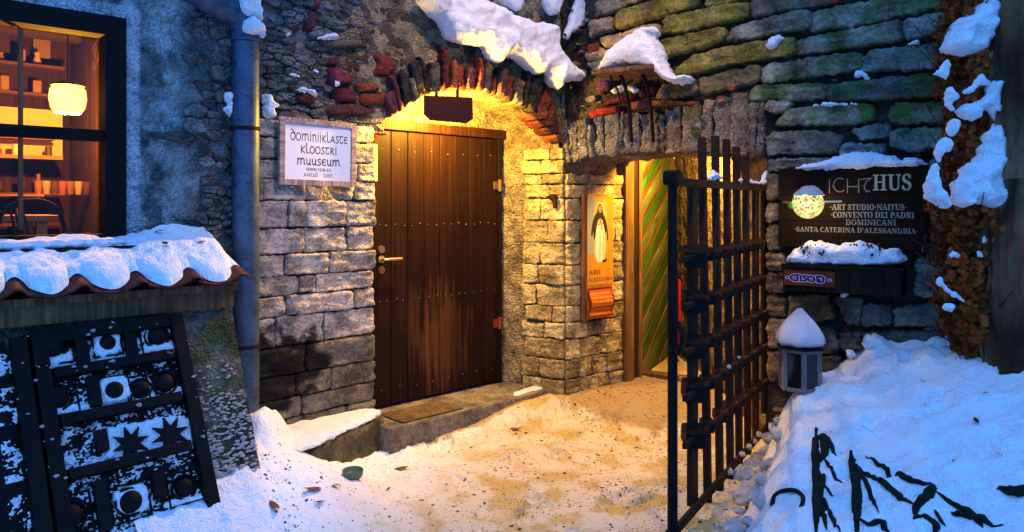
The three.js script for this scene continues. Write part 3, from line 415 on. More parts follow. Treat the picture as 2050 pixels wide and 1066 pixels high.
// ------------------------------------------------------------------ lean-to: battered plinth, beam, tiles, snow
const LS = -1.09;
{
  const b = FL.put(thing('battered_plinth', 'mossy battered stone plinth under the tiled canopy', 'wall'));
  const prof = (h) => mix(0.72, 0.29, sst(-0.05, 1.12, h) * 0.35 + 0.65 * Math.min(1, Math.max(0, (h - 0.1) / 1.02)));
  const zf = (s, h) => prof(h) + 0.015 * fbm(s * 7, h * 7, 40, 3);
  const cf = (s, h) => { let c = mix3([0.17, 0.15, 0.125], [0.24, 0.22, 0.19], sst(-0.2, 0.2, fbm(s * 9, h * 9, 41, 4))); const m = sst(-0.25, 0.15, fbm(s * 5, h * 6, 42, 4)) * sst(1.05, 0.85, h + 0.15 * fbm(s * 8, h * 8, 43, 3)); return mix3(c, [0.035, 0.075, 0.022], m * 0.9); };
  mesh('wall_face', sheet(-3.0, LS, -0.1, 1.12, 0.02, zf, cf), M.rough, b);
  const sh = new THREE.Shape(); sh.moveTo(0, -0.1); for (let k = 0; k <= 10; k++) { const h = -0.1 + k * 0.122; sh.lineTo(prof(h) - 0.02, h); } sh.lineTo(0, 1.12);
  const eg = new THREE.ExtrudeGeometry(sh, { depth: 1.9, bevelEnabled: false }); eg.rotateY(-Math.PI / 2); eg.translate(LS - 0.003, 0, 0); mesh('wall_core', uvBox(eg), std({ color: C(0.15, 0.14, 0.12), map: TX.stone }), b);
  const cl = []; for (let k = 0; k < 2600; k++) { const h = 0.95 * Math.pow(rnd(), 1.25), s = rr(-1.62, LS - 0.01); if (rnd() > sst(0.78, 0.35, h) * (0.5 + 1.4 * Math.max(0, noi(s * 9, h * 9, 5) + 0.3))) continue; const r = rr(0.003, 0.0095) * (h < 0.4 ? 1.25 : 1); const q = blob(r, rr(1.0, 1.9), 0.7, 0.6, k, 0.4, 1); q.translate(s, h, prof(h) + 0.009 + 0.015 * fbm(s * 7, h * 7, 40, 3)); cl.push(q); }
  const sm = mesh('snow_crumbs', merge(cl), M.snow, b); sm.userData.kind = 'stuff';
  const drift = heightGeo(0, 0.72, 0, 0.62, 0.015, (x, d) => 0.30 - d * 0.42 + 0.03 * fbm(x * 7, d * 7, 60, 3) + 0.02 * fbm(x * 20, d * 20, 61, 2) - 0.25 * sst(0.56, 0.72, x));
  drift.rotateX(0); const dp = drift.attributes.position; for (let i = 0; i < dp.count; i++) dp.setXYZ(i, -1.72 + dp.getX(i), dp.getY(i), 0.55 - dp.getZ(i)); drift.index.array.reverse(); drift.computeVertexNormals();
  const dm = mesh('snow_drift', drift, M.snow, b);

  const r = FL.put(thing('tiled_canopy', 'low red pantile canopy under thick snow below the window', 'canopy'));
  mesh('beam', uvBox(box(1.95, 0.11, 0.09, LS - 0.99, 1.075, 0.345), 1), M.oldWood, r).rotation.z = 0.0;
  mesh('fascia', uvBox(box(1.97, 0.035, 0.03, LS - 0.985, 1.125, 0.40), 1, 0.3, 0.2), M.oldWood, r);
  const tw = 0.245, tileG = (() => { // one pantile: a wide trough with a roll at its right side
    const nx = 16, nd = 6, pos = [], uv = [], idx = []; const pr = (t) => t < 0.72 ? -0.02 * Math.sin(t / 0.72 * Math.PI) : 0.024 * Math.sin((t - 0.72) / 0.28 * Math.PI);
    for (const lay of [0, 1]) for (let j = 0; j <= nd; j++) for (let i = 0; i <= nx; i++) { const t = i / nx; pos.push((t - 0.5) * tw * 1.06, pr(t) - lay * 0.014 - j / nd * 0.16, 0.02 + j / nd * 0.45); uv.push(t * 0.25, j / nd * 0.4); }
    const n1 = (nx + 1) * (nd + 1); for (let j = 0; j < nd; j++) for (let i = 0; i < nx; i++) { const a = j * (nx + 1) + i; idx.push(a, a + nx + 1, a + 1, a + 1, a + nx + 1, a + nx + 2, n1 + a, n1 + a + 1, n1 + a + nx + 1, n1 + a + 1, n1 + a + nx + 2, n1 + a + nx + 1); }
    for (let i = 0; i < nx; i++) { const a = nd * (nx + 1) + i; idx.push(a, a + n1, a + 1, a + 1, a + n1, a + n1 + 1); }
    const g = new THREE.BufferGeometry(); g.setIndex(idx); g.setAttribute('position', new THREE.Float32BufferAttribute(pos, 3)); g.setAttribute('uv', new THREE.Float32BufferAttribute(uv, 2)); g.computeVertexNormals(); return g;
  })();
  const s_first = LS + 0.03 - tw / 2; for (let k = 0; k < 8; k++) { const m = mesh('pantile', tileG, M.tile, r); m.position.set(s_first - k * tw, 1.335 + rr(-0.004, 0.004), 0); m.rotation.y = rr(-0.02, 0.02); }
  // snow pillow filling the troughs, thinner over the rolls, scalloped lip
  const nx = 150, nd = 34, pos = [], uv = [], idx = [];
  const sR = LS + 0.02, sL = LS - 1.9;
  for (let j = 0; j <= nd; j++) for (let i = 0; i <= nx; i++) {
    const s = mix(sL, sR, i / nx), t = ((((s - (s_first - tw / 2)) / tw) % 1) + 1) % 1, roll = t < 0.72 ? Math.sin(t / 0.72 * Math.PI) : 0;
    const lip = 0.41 + 0.06 * Math.pow(roll, 0.7) - 0.03 * (t > 0.72 ? 1 : 0) + 0.01 * noi(s * 16, 2), v = j / nd, z = mix(0.03, lip, v), th = (0.068 + 0.04 * fbm(s * 6, z * 7, 70, 3) + 0.012 * fbm(s * 22, z * 22, 71, 2) + 0.035 * sst(-1.6, -1.25, s) * (1 - v)) * mix(1, 0.45 + 0.55 * Math.pow(roll, 0.6), Math.pow(v, 5)) * Math.sqrt(Math.max(0, 1 - Math.pow(v, 9))) * Math.min(1, (sR - s) / 0.05 + 0.05);
    const baseY = 1.335 - (z - 0.02) / 0.45 * 0.16 + (t < 0.72 ? -0.02 * Math.sin(t / 0.72 * Math.PI) : 0.024 * Math.sin((t - 0.72) / 0.28 * Math.PI));
    const flatY = 1.335 - (z - 0.02) / 0.45 * 0.16 - 0.008, lipMix = Math.pow(v, 7); pos.push(s, Math.max(baseY + 0.005, mix(flatY, baseY, lipMix) + 0.004 + th), z); uv.push(s, z);
  }
  for (let j = 0; j < nd; j++) for (let i = 0; i < nx; i++) { const a = j * (nx + 1) + i; idx.push(a, a + nx + 1, a + 1, a + 1, a + nx + 1, a + nx + 2); }
  const g = new THREE.BufferGeometry(); g.setIndex(idx); g.setAttribute('position', new THREE.Float32BufferAttribute(pos, 3)); g.setAttribute('uv', new THREE.Float32BufferAttribute(uv, 2)); g.computeVertexNormals(); mesh('snow_blanket', g, M.snow, r);
}

// ------------------------------------------------------------------ leaning iron panel with bosses and stars
{
  const TRl = FL.local(360, 630, 0.40), TR = FL.world(TRl[0], TRl[1], 0.40), BRl = FL.local(437, 1012, 0.80), BR = FL.world(BRl[0], BRl[1], 0.80);
  const X = V3(FL.u[0], 0, -FL.u[1]), Yv = TR.clone().sub(BR), ph = Yv.length(), Y = Yv.clone().normalize(), Z = X.clone().cross(Y).normalize(), X2 = Y.clone().cross(Z).normalize();
  // panel axes: origin lower right corner
  const mat4 = new THREE.Matrix4().makeBasis(X2, Y, Z).setPosition(BR);
  const onP = (px, py, off = 0) => { const d0 = V3((px - PW / 2) / FOC, -(py - HOR) / FOC, -1), o = V3(0, EYE, 0), t = (BR.clone().sub(o).dot(Z) + off) / d0.dot(Z), w = d0.multiplyScalar(t).add(o).sub(BR); return [w.dot(X2), w.dot(Y)]; };
  const place = (g) => { g.matrix.copy(mat4); g.matrix.decompose(g.position, g.quaternion, g.scale); return g; };
  const pn_ = place(thing('iron_studded_panel', 'black iron panel with round bosses and stars dusted with snow, leaning on the plinth', 'panel'));
  const wd = 0.66, mI = M.blackIron;
  mesh('back_plate', box(wd, ph, 0.02, -wd / 2, ph / 2, -0.02), mI, pn_);
  const rail = (n, x, y, w, h, z = 0.012, d = 0.045) => mesh(n, box(w, h, d, x, y, z, 0.004), mI, pn_);
  rail('stile', -0.03, ph / 2, 0.06, ph); rail('stile', -wd + 0.045, ph / 2, 0.06, ph); rail('stile', -wd - 0.03, ph / 2 - 0.01, 0.06, ph - 0.02, 0.02);
  rail('rail', -wd / 2, ph - 0.03, wd - 0.13, 0.06, 0.011);
  const rows = [[[110, 742], [352, 712]], [[130, 830], [378, 800]], [[200, 925], [396, 898]]].map((r) => r.map(([x, y]) => onP(x, y, 0.02)[1]));
  rows.forEach((r) => rail('rail', -wd / 2 + 0.005, (r[0] + r[1]) / 2, wd - 0.16, 0.045, 0.0105));
  const dv = (px, y0, y1) => { const a = onP(px, y0, 0.02), b = onP(px, y1, 0.02); rail('divider', (a[0] + b[0]) / 2, (a[1] + b[1]) / 2, 0.05, Math.abs(a[1] - b[1]), 0.009, 0.04); };
  dv(163, 660, 730); dv(262, 655, 722); dv(188, 752, 815); dv(203, 860, 905); dv(205, 960, 1066); dv(318, 945, 1000);
  const boss = (px, py, r0) => { const r = r0 * 1.42; const [x, y] = onP(px, py, 0.02); mesh('boss', new THREE.SphereGeometry(r, 20, 12).scale(1, 1, 0.8).translate(x, y, 0.002), mI, pn_); mesh('boss_ring', new THREE.TorusGeometry(r * 1.2, r * 0.14, 6, 28).translate(x, y, 0.0), mI, pn_); const e = r * 1.62; for (const [ox, oy, w, hh] of [[0, e, 2 * e + 0.006, 0.007], [0, -e, 2 * e + 0.006, 0.007], [e, 0, 0.007, 2 * e - 0.009], [-e, 0, 0.007, 2 * e - 0.009]]) mesh('moulding', box(w, hh, 0.014, x + ox, y + oy, 0.0), mI, pn_); };
  for (const [x, y, r] of [[105, 693, 0.034], [216, 685, 0.026], [316, 672, 0.032], [116, 795, 0.033], [230, 780, 0.028], [284, 776, 0.026], [331, 765, 0.032], [140, 1034, 0.036], [263, 1004, 0.033], [371, 975, 0.031]]) boss(x, y, r);
  for (const [px, py, R] of [[262, 888, 0.075], [341, 870, 0.08]]) { const [x, y] = onP(px, py, 0.02), sh = new THREE.Shape(), n = 8; for (let i = 0; i < n * 2; i++) { const q = i / (n * 2) * 6.2832 + 0.2, r = i % 2 ? R * 0.42 : R; sh[i ? 'lineTo' : 'moveTo'](Math.cos(q) * r, Math.sin(q) * r); } sh.closePath(); mesh('star', new THREE.ExtrudeGeometry(sh, { depth: 0.014, bevelEnabled: true, bevelSize: 0.004, bevelThickness: 0.006, bevelSegments: 1 }).translate(x, y, 0.006), mI, pn_); }
  // blown snow: smooth fills in some fields, lips on the rails, crumbs everywhere
  const fill = (pts, T) => { const m = mesh('snow_fill', snowGeo(pts.map(([x, y]) => onP(x, y, 0.0)), T, 0.02, 0.007, 0.5), M.snow, pn_); m.position.z = -0.006; };
  fill([[182, 668], [242, 658], [248, 710], [184, 722]], 0.016); fill([[190, 755], [258, 742], [266, 805], [200, 818]], 0.015); fill([[206, 858], [300, 838], [384, 826], [392, 896], [300, 912], [212, 938]], 0.013); fill([[206, 858], [232, 852], [240, 912], [212, 938]], 0.018); fill([[215, 925], [390, 888], [394, 902], [214, 940]], 0.016);
  fill([[82, 718], [145, 700], [146, 728], [84, 742]], 0.014); fill([[288, 690], [354, 684], [358, 706], [284, 716]], 0.016); fill([[95, 815], [190, 805], [194, 826], [98, 838]], 0.014); fill([[268, 795], [372, 778], [376, 794], [270, 814]], 0.014);
  fill([[224, 985], [300, 960], [302, 1030], [226, 1030]], 0.014); fill([[330, 1000], [410, 984], [408, 1010], [330, 1020]], 0.014); fill([[280, 655], [300, 655], [302, 690], [286, 705]], 0.012);
  { // wind-blown frost clinging in lumps to the fields, thinner on the rails
    const st = 0.0034, x0 = -wd - 0.13, nx = Math.round((wd + 0.13) / st), ny = Math.round(ph / st), pos = [], uv = [], idx = [], val = [];
    for (let j = 0; j <= ny; j++) for (let i = 0; i <= nx; i++) {
      const x = x0 + i * st, y = j * st, onRail = x > -0.062 || (x < -wd + 0.078 && x > -wd - 0.062) || rows.some((r) => Math.abs(y - (r[0] + r[1]) / 2) < 0.025) || y > ph - 0.062;
      const m = 0.75 * fbm(x * 16, y * 20, 200, 3) + 0.6 * fbm(x * 70, y * 90, 201, 2) + (onRail ? -0.42 : -0.06) + (onRail ? 0 : 0.42 * Math.exp(-Math.max(0, y - Math.max(0, ...rows.map((r) => (r[0] + r[1]) / 2 + 0.024).filter((e) => e < y + 0.002))) / 0.03)), b = 0.5 + 0.5 * noi(x * 120, y * 140, 3);
      val.push(m); pos.push(x, y, (onRail ? 0.0355 : -0.0105) + Math.max(0, Math.min(0.012, m * 0.04)) * (0.5 + b)); uv.push(x, y);
    }
    for (let j = 0; j < ny; j++) for (let i = 0; i < nx; i++) { const a = j * (nx + 1) + i, q = [a, a + 1, a + nx + 1, a + nx + 2]; if (q.some((e) => val[e] < -0.02)) continue; if (Math.max(...q.map((e) => pos[e * 3 + 2])) - Math.min(...q.map((e) => pos[e * 3 + 2])) > 0.03) continue; idx.push(a, a + 1, a + nx + 1, a + 1, a + nx + 2, a + nx + 1); }
    const g = new THREE.BufferGeometry(); g.setIndex(idx); g.setAttribute('position', new THREE.Float32BufferAttribute(pos, 3)); g.setAttribute('uv', new THREE.Float32BufferAttribute(uv, 2)); g.computeVertexNormals(); mesh('frost', g, M.snow, pn_).userData.kind = 'stuff';
  }
  mesh('side_leaf', box(0.1, ph - 0.02, 0.02, -wd - 0.12, ph / 2 - 0.01, -0.02), mI, pn_);
  const cl = []; for (let k = 0; k < 900; k++) {
    const x = rr(-wd - 0.06, 0), y = rr(0, ph), nn = noi(x * 14, y * 14, 9) + 0.5 * noi(x * 34, y * 34, 3); if (nn < rr(-0.28, 0.42)) continue;
    const onRail = x > -0.06 || x < -wd + 0.08 || rows.some((r) => Math.abs(y - (r[0] + r[1]) / 2) < 0.024) || y > ph - 0.06; if (onRail && rnd() < 0.78) continue;
    const r = rr(0.003, 0.0085), q = blob(r, 1.35, 0.85, 0.8, k * 0.7, 0.3, 1); q.translate(x, y, (onRail ? 0.034 : -0.009) + r * 0.4); cl.push(q);
  }
  const sm = mesh('snow_crumbs', merge(cl), M.snow, pn_); sm.userData.kind = 'stuff';
}

// ------------------------------------------------------------------ door step, kerb stone, brown door
{
  const st = FL.put(thing('door_step', 'worn stone doorstep slab in front of the brown door', 'step'));
  const sg = uvBox(new RoundedBoxGeometry(1.66, 0.26, 0.5, 3, 0.015), 1); const sc = new Float32Array(sg.attributes.position.count * 3); const tf = tone([0.3, 0.25, 0.18], { v: 0.3, stain: 0.6, stainC: [0.13, 0.09, 0.05] }); for (let i = 0; i < sc.length / 3; i++) sc.set(tf(sg.attributes.position.getX(i), sg.attributes.position.getZ(i), 3), i * 3); sg.setAttribute('color', new THREE.BufferAttribute(sc, 3));
  const sm = mesh('slab', sg, M.stone, st); sm.position.set(0.76, 0.015, 0.045);
  snowOn('snow_patch', { poly: (p) => p }, [[1.05, 0], [1.2, 0.03], [1.5, 0.02], [1.58, 0.08], [1.4, 0.13], [1.1, 0.1]], 0, 0.012, 0.03, st, 0.008).geometry.rotateX(-Math.PI / 2).translate(0, 0.143, 0.27);
  const mt = FL.put(tag(mesh('door_mat', uvBox(box(0.5, 0.012, 0.27, 0, 0, 0, 0.005), 1), std({ color: C(0.16, 0.1, 0.045), bumpMap: TX.crumbB, bumpScale: 0.01, map: TX.stone })), 'flat brown doormat lying on the doorstep', 'doormat')); const mp = FL.world(0.3, 0.152, 0.13); mt.position.copy(mp);
  const kb = thing('kerb_stone', 'low mossy kerb stone at the foot of the museum wall', 'stone');
  const poly = [[-1.17, 4.06], [-0.805, 4.80], [-0.90, 4.93], [-1.5, 4.5]];
  { // block with rough sides
    const P = resample(chaikin(poly, 1), 60), pos = [], uv = [], cl = [], idx = [], tf2 = tone([0.16, 0.13, 0.07], { v: 0.35, stain: 0.5, moss: 0.5, mossC: [0.06, 0.06, 0.015] });
    let L = 0; for (let k = 0; k <= 7; k++) { L = 0; for (let i = 0; i <= 60; i++) { const p = P[i % 60], q = P[(i + 59) % 60]; if (i) L += Math.hypot(p[0] - q[0], p[1] - q[1]); const y = -0.05 + Math.min(k, 6) * 0.04, t = k === 7 ? 0.5 : 1 - (k === 6 ? 0.02 : 0), c = [-1.1, 4.57], n = 0.02 * fbm(p[0] * 9 + y * 5, p[1] * 9, y * 14, 3); pos.push(c[0] + (p[0] - c[0]) * (t + n), y + 0.01 * noi(p[0] * 8, p[1] * 8), -(c[1] + (p[1] - c[1]) * (t + n))); uv.push(L, y + (k === 7 ? 0.3 : 0)); cl.push(...tf2(L, y, 5)); } }
    for (let k = 0; k < 7; k++) for (let i = 0; i < 60; i++) { const a = k * 61 + i; idx.push(a, a + 1, a + 61, a + 1, a + 62, a + 61); }
    const g = new THREE.BufferGeometry(); g.setIndex(idx); g.setAttribute('position', new THREE.Float32BufferAttribute(pos, 3)); g.setAttribute('uv', new THREE.Float32BufferAttribute(uv, 2)); g.setAttribute('color', new THREE.Float32BufferAttribute(cl, 3)); g.computeVertexNormals(); mesh('block', g, M.stone, kb);
    const sg2 = snowGeo([[-1.52, 4.5], [-1.2, 4.04], [-1.10, 4.17], [-1.0, 4.42], [-0.87, 4.70], [-0.83, 4.86], [-0.93, 4.93]], 0.022, 0.08, 0.012, 0.7); sg2.rotateX(-Math.PI / 2); const m = mesh('snow_cap', sg2, M.snow, kb); m.position.y = 0.205;
  }
  const d = FL.put(thing('plank_door', 'tall dark brown plank door with rows of nail studs', 'door'));
  const zc = -0.145, dh0 = 0.165, dh1 = 2.06, s0 = -0.06, s1 = 1.225, n = 9, pw = (s1 - s0) / n;
  // door paint: dark stain over grain, reflected light painted as a paler patch low in the middle, grime along the boards
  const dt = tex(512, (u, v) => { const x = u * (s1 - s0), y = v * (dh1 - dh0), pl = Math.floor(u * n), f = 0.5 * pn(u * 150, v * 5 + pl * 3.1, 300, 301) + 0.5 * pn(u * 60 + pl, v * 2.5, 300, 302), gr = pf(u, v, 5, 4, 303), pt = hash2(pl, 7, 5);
    const worn = sst(0.35, 0.75, 1.15 - Math.hypot((x - 0.74) / 0.42, (y - 0.42) / 0.5) + 0.7 * (pn(u * 70, v * 7, 300, 305) - 0.5) + 0.5 * (gr - 0.5)), k = (0.35 + 0.75 * f) * (0.6 + 0.8 * gr) * (0.75 + 0.5 * pt);  // worn masks the painted patch of reflected light, streaked down the boards
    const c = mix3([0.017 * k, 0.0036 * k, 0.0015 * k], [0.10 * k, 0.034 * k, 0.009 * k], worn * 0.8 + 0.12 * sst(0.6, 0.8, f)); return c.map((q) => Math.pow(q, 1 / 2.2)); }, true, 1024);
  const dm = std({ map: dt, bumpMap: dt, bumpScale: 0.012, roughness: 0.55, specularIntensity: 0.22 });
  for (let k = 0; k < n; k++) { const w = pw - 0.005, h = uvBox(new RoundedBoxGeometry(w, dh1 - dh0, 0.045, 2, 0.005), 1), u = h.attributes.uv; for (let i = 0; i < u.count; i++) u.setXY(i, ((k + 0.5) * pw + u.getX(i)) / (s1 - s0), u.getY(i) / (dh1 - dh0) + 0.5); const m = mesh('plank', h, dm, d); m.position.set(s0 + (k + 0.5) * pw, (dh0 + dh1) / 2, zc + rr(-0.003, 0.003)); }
  const studG = new THREE.SphereGeometry(0.0075, 8, 6, 0, 6.283, 0, 1.5708).rotateX(Math.PI / 2);
  for (const [y, two] of [[1.925, 0], [1.405, 1], [0.885, 1], [0.27, 0]]) for (let k = 0; k < n; k++) for (const o of two ? [0.27, 0.73] : [0.5]) { const m = mesh('stud', studG, M.nail, d); m.position.set(s0 + (k + o) * pw + rr(-0.012, 0.012), y + rr(-0.009, 0.009), zc + 0.022); m.scale.setScalar(rr(0.7, 1.05)); }
  const hs = 0.14, hy = EYE - (520 - HOR) / FOC * 5.12, lk = sub('lock', d);
  mesh('lever', tube([[hs, hy, zc + 0.03], [hs, hy, zc + 0.07], [hs + 0.02, hy, zc + 0.075], [hs + 0.14, hy, zc + 0.075]], 0.01, 30, 10), M.brass, lk);
  for (const [dy, m] of [[0, M.brass], [0.068, M.brass], [-0.072, std({ color: C(0.3, 0.14, 0.08), metalness: 0.8, roughness: 0.4 })]]) mesh('rosette', new THREE.CylinderGeometry(0.026, 0.028, 0.012, 24).rotateX(Math.PI / 2).translate(hs, hy + dy, zc + 0.03), m, lk);
  for (const [y, c] of [[1.70, C(0.14, 0.1, 0.05)], [0.62, C(0.22, 0.05, 0.02)]]) mesh('hinge', merge([new THREE.CylinderGeometry(0.018, 0.018, 0.09, 12).translate(s1 + 0.012, y, zc + 0.04), box(0.05, 0.06, 0.012, s1 - 0.018, y, zc + 0.03)]), std({ color: c, metalness: 0.4, roughness: 0.6 }), d);
  const fr = FL.put(thing('door_frame', 'dark timber frame around the brown plank door', 'door frame'));
  mesh('head', uvBox(box(1.46, 0.07, 0.09, 0.585, dh1 + 0.042, -0.15, 0.006), 1), M.brownWood, fr);
  mesh('jamb', box(0.035, 2.0, 0.09, 1.248, 1.07, -0.16), M.darkWood, fr); mesh('jamb', box(0.06, 2.0, 0.09, -0.11, 1.07, -0.16), M.darkWood, fr);
  mesh('backing', box(1.6, 2.7, 0.05, 0.6, 1.2, -0.24), M.blackFrame, fr);
  // notices in the left reveal
  const nt = FL.put(thing('paper_notice', 'yellowed paper notice on the left door reveal', 'notice'));
  mesh('sheet', box(0.05, 0.25, 0.004, 0.075, 0, 0), std({ color: C(0.75, 0.6, 0.35) }), nt); nt.position.y = 1.84; nt.position.copy(FL.world(0, 1.835, -0.105));
  const rn = FL.put(thing('red_notice', 'small red sign on the left door reveal above the paper notice', 'sign')); mesh('plate', box(0.055, 0.075, 0.006, 0.08, 0, 0), std({ color: C(0.6, 0.01, 0.01) }), rn); rn.position.copy(FL.world(0, 2.03, -0.105));
  // plastered tympanum above the door
  const ty = FL.put(thing('tympanum', 'yellow lit plaster field above the brown door', 'wall'));
  mesh('plaster', sheet(-0.35, 1.45, 2.10, 2.75, 0.02, (s, h) => -0.175 + 0.012 * fbm(s * 8, h * 8, 90, 3), tone([0.45, 0.37, 0.25], { v: 0.3, stain: 0.4, stainC: [0.2, 0.14, 0.07] })), M.rough, ty);
  mesh('core', box(1.9, 0.75, 0.1, 0.55, 2.42, -0.28), std({ color: C(0.2, 0.18, 0.15) }), ty);
}

// ------------------------------------------------------------------ pier between the doorways
const courses = [1.98, 1.893, 1.784, 1.704, 1.599, 1.433, 1.256, 1.094, 0.94, 0.78, 0.657, 0.533, 0.379, 0.23, 0.10, -0.02];
{
  const JL = Math.hypot(CX - j0.x, CD + j0.z), IL = 0.70;
  const pier = thing('stone_pier', 'bright yellow-lit limestone pier between the two doorways', 'pier');
  const L = FJ.put(sub('reveal', pier)), R = FI.put(sub('reveal', pier));
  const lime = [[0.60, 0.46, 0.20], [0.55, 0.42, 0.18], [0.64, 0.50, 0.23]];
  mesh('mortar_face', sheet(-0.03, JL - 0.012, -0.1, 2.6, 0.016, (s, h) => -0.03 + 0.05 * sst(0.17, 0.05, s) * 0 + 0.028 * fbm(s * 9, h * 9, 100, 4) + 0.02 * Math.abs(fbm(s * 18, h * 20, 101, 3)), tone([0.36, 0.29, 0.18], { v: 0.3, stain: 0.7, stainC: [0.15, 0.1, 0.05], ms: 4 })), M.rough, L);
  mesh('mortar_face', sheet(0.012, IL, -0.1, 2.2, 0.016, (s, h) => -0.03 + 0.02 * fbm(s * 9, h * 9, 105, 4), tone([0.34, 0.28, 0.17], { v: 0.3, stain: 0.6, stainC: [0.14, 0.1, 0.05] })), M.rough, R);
  // core of the pier behind both faces
  const a = FJ.world(0, 0, -0.06), b = FJ.world(JL - 0.02, 0, -0.06), c = FI.world(0.02, 0, -0.06), e = FI.world(IL, 0, -0.06);
  const sh = new THREE.Shape([[a.x, -a.z], [CX - 0.0, CD + 0.085], [e.x, -e.z], [e.x - 0.1, 6.9], [a.x - 0.1, 6.9]].map(([x, y]) => new THREE.Vector2(x, y)));
  mesh('core', new THREE.ExtrudeGeometry(sh, { depth: 2.2, bevelEnabled: false }).rotateX(-Math.PI / 2).translate(0, -0.1, 0), std({ color: C(0.2, 0.16, 0.1) }), pier);
  for (let k = 0; k < courses.length - 1; k++) {
    const h1 = courses[k] - 0.004, h0 = courses[k + 1] + 0.004, corner = rr(-0.012, 0.012);
    const row = (F, s0, s1, last, flip) => {
      const cut = [s0]; let s = s0; while (s1 - s > 0.24) { s += rr(0.12, 0.24); if (s1 - s < 0.08) break; cut.push(s); } cut.push(s1);
      for (let i = 0; i < cut.length - 1; i++) {
        const A = cut[i] + 0.002, B = cut[i + 1] - 0.002, j = () => rr(-0.006, 0.006), q = lime[Math.floor(rnd() * 3)], atCorner = flip ? i === 0 : i === cut.length - 2;
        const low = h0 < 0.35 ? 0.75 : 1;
        stone('limestone_block', [[A + j(), h0 + j()], [(A + B) / 2, h0 + j()], [B + j(), h0 + j()], [B + j(), (h0 + h1) / 2], [B + j(), h1 + j()], [(A + B) / 2, h1 + j()], [A + j(), h1 + j()], [A + j(), (h0 + h1) / 2]],
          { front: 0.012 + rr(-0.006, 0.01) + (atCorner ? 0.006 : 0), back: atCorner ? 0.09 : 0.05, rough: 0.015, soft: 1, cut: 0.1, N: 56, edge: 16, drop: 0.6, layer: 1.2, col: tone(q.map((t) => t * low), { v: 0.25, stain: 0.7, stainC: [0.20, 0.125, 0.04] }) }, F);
      }
    };
    if (h1 < 1.99) row(L, 0.19 + 0.06 * noi(k * 3.3, 1), JL - 0.004, true, false);
    if (h1 < 1.8) row(R, 0.006, k < 10 ? 0.62 : 0.60, true, true);
  }
  // cracked plaster strip beside the door and small iron bracket on the corner
  const br = tag(mesh('wall_bracket', merge([box(0.05, 0.045, 0.03, 0, 0, 0, 0.006), box(0.03, 0.08, 0.025, 0.02, -0.045, 0.004, 0.006), box(0.02, 0.02, 0.05, -0.03, 0.0, 0.01, 0.004)]), M.iron), 'small rusty iron stub on the lit pier corner', 'bracket'); FJ.put(br); { const l = FJ.local(1107, 395, 0.03); br.position.copy(FJ.world(l[0], l[1], 0.03)); }
}

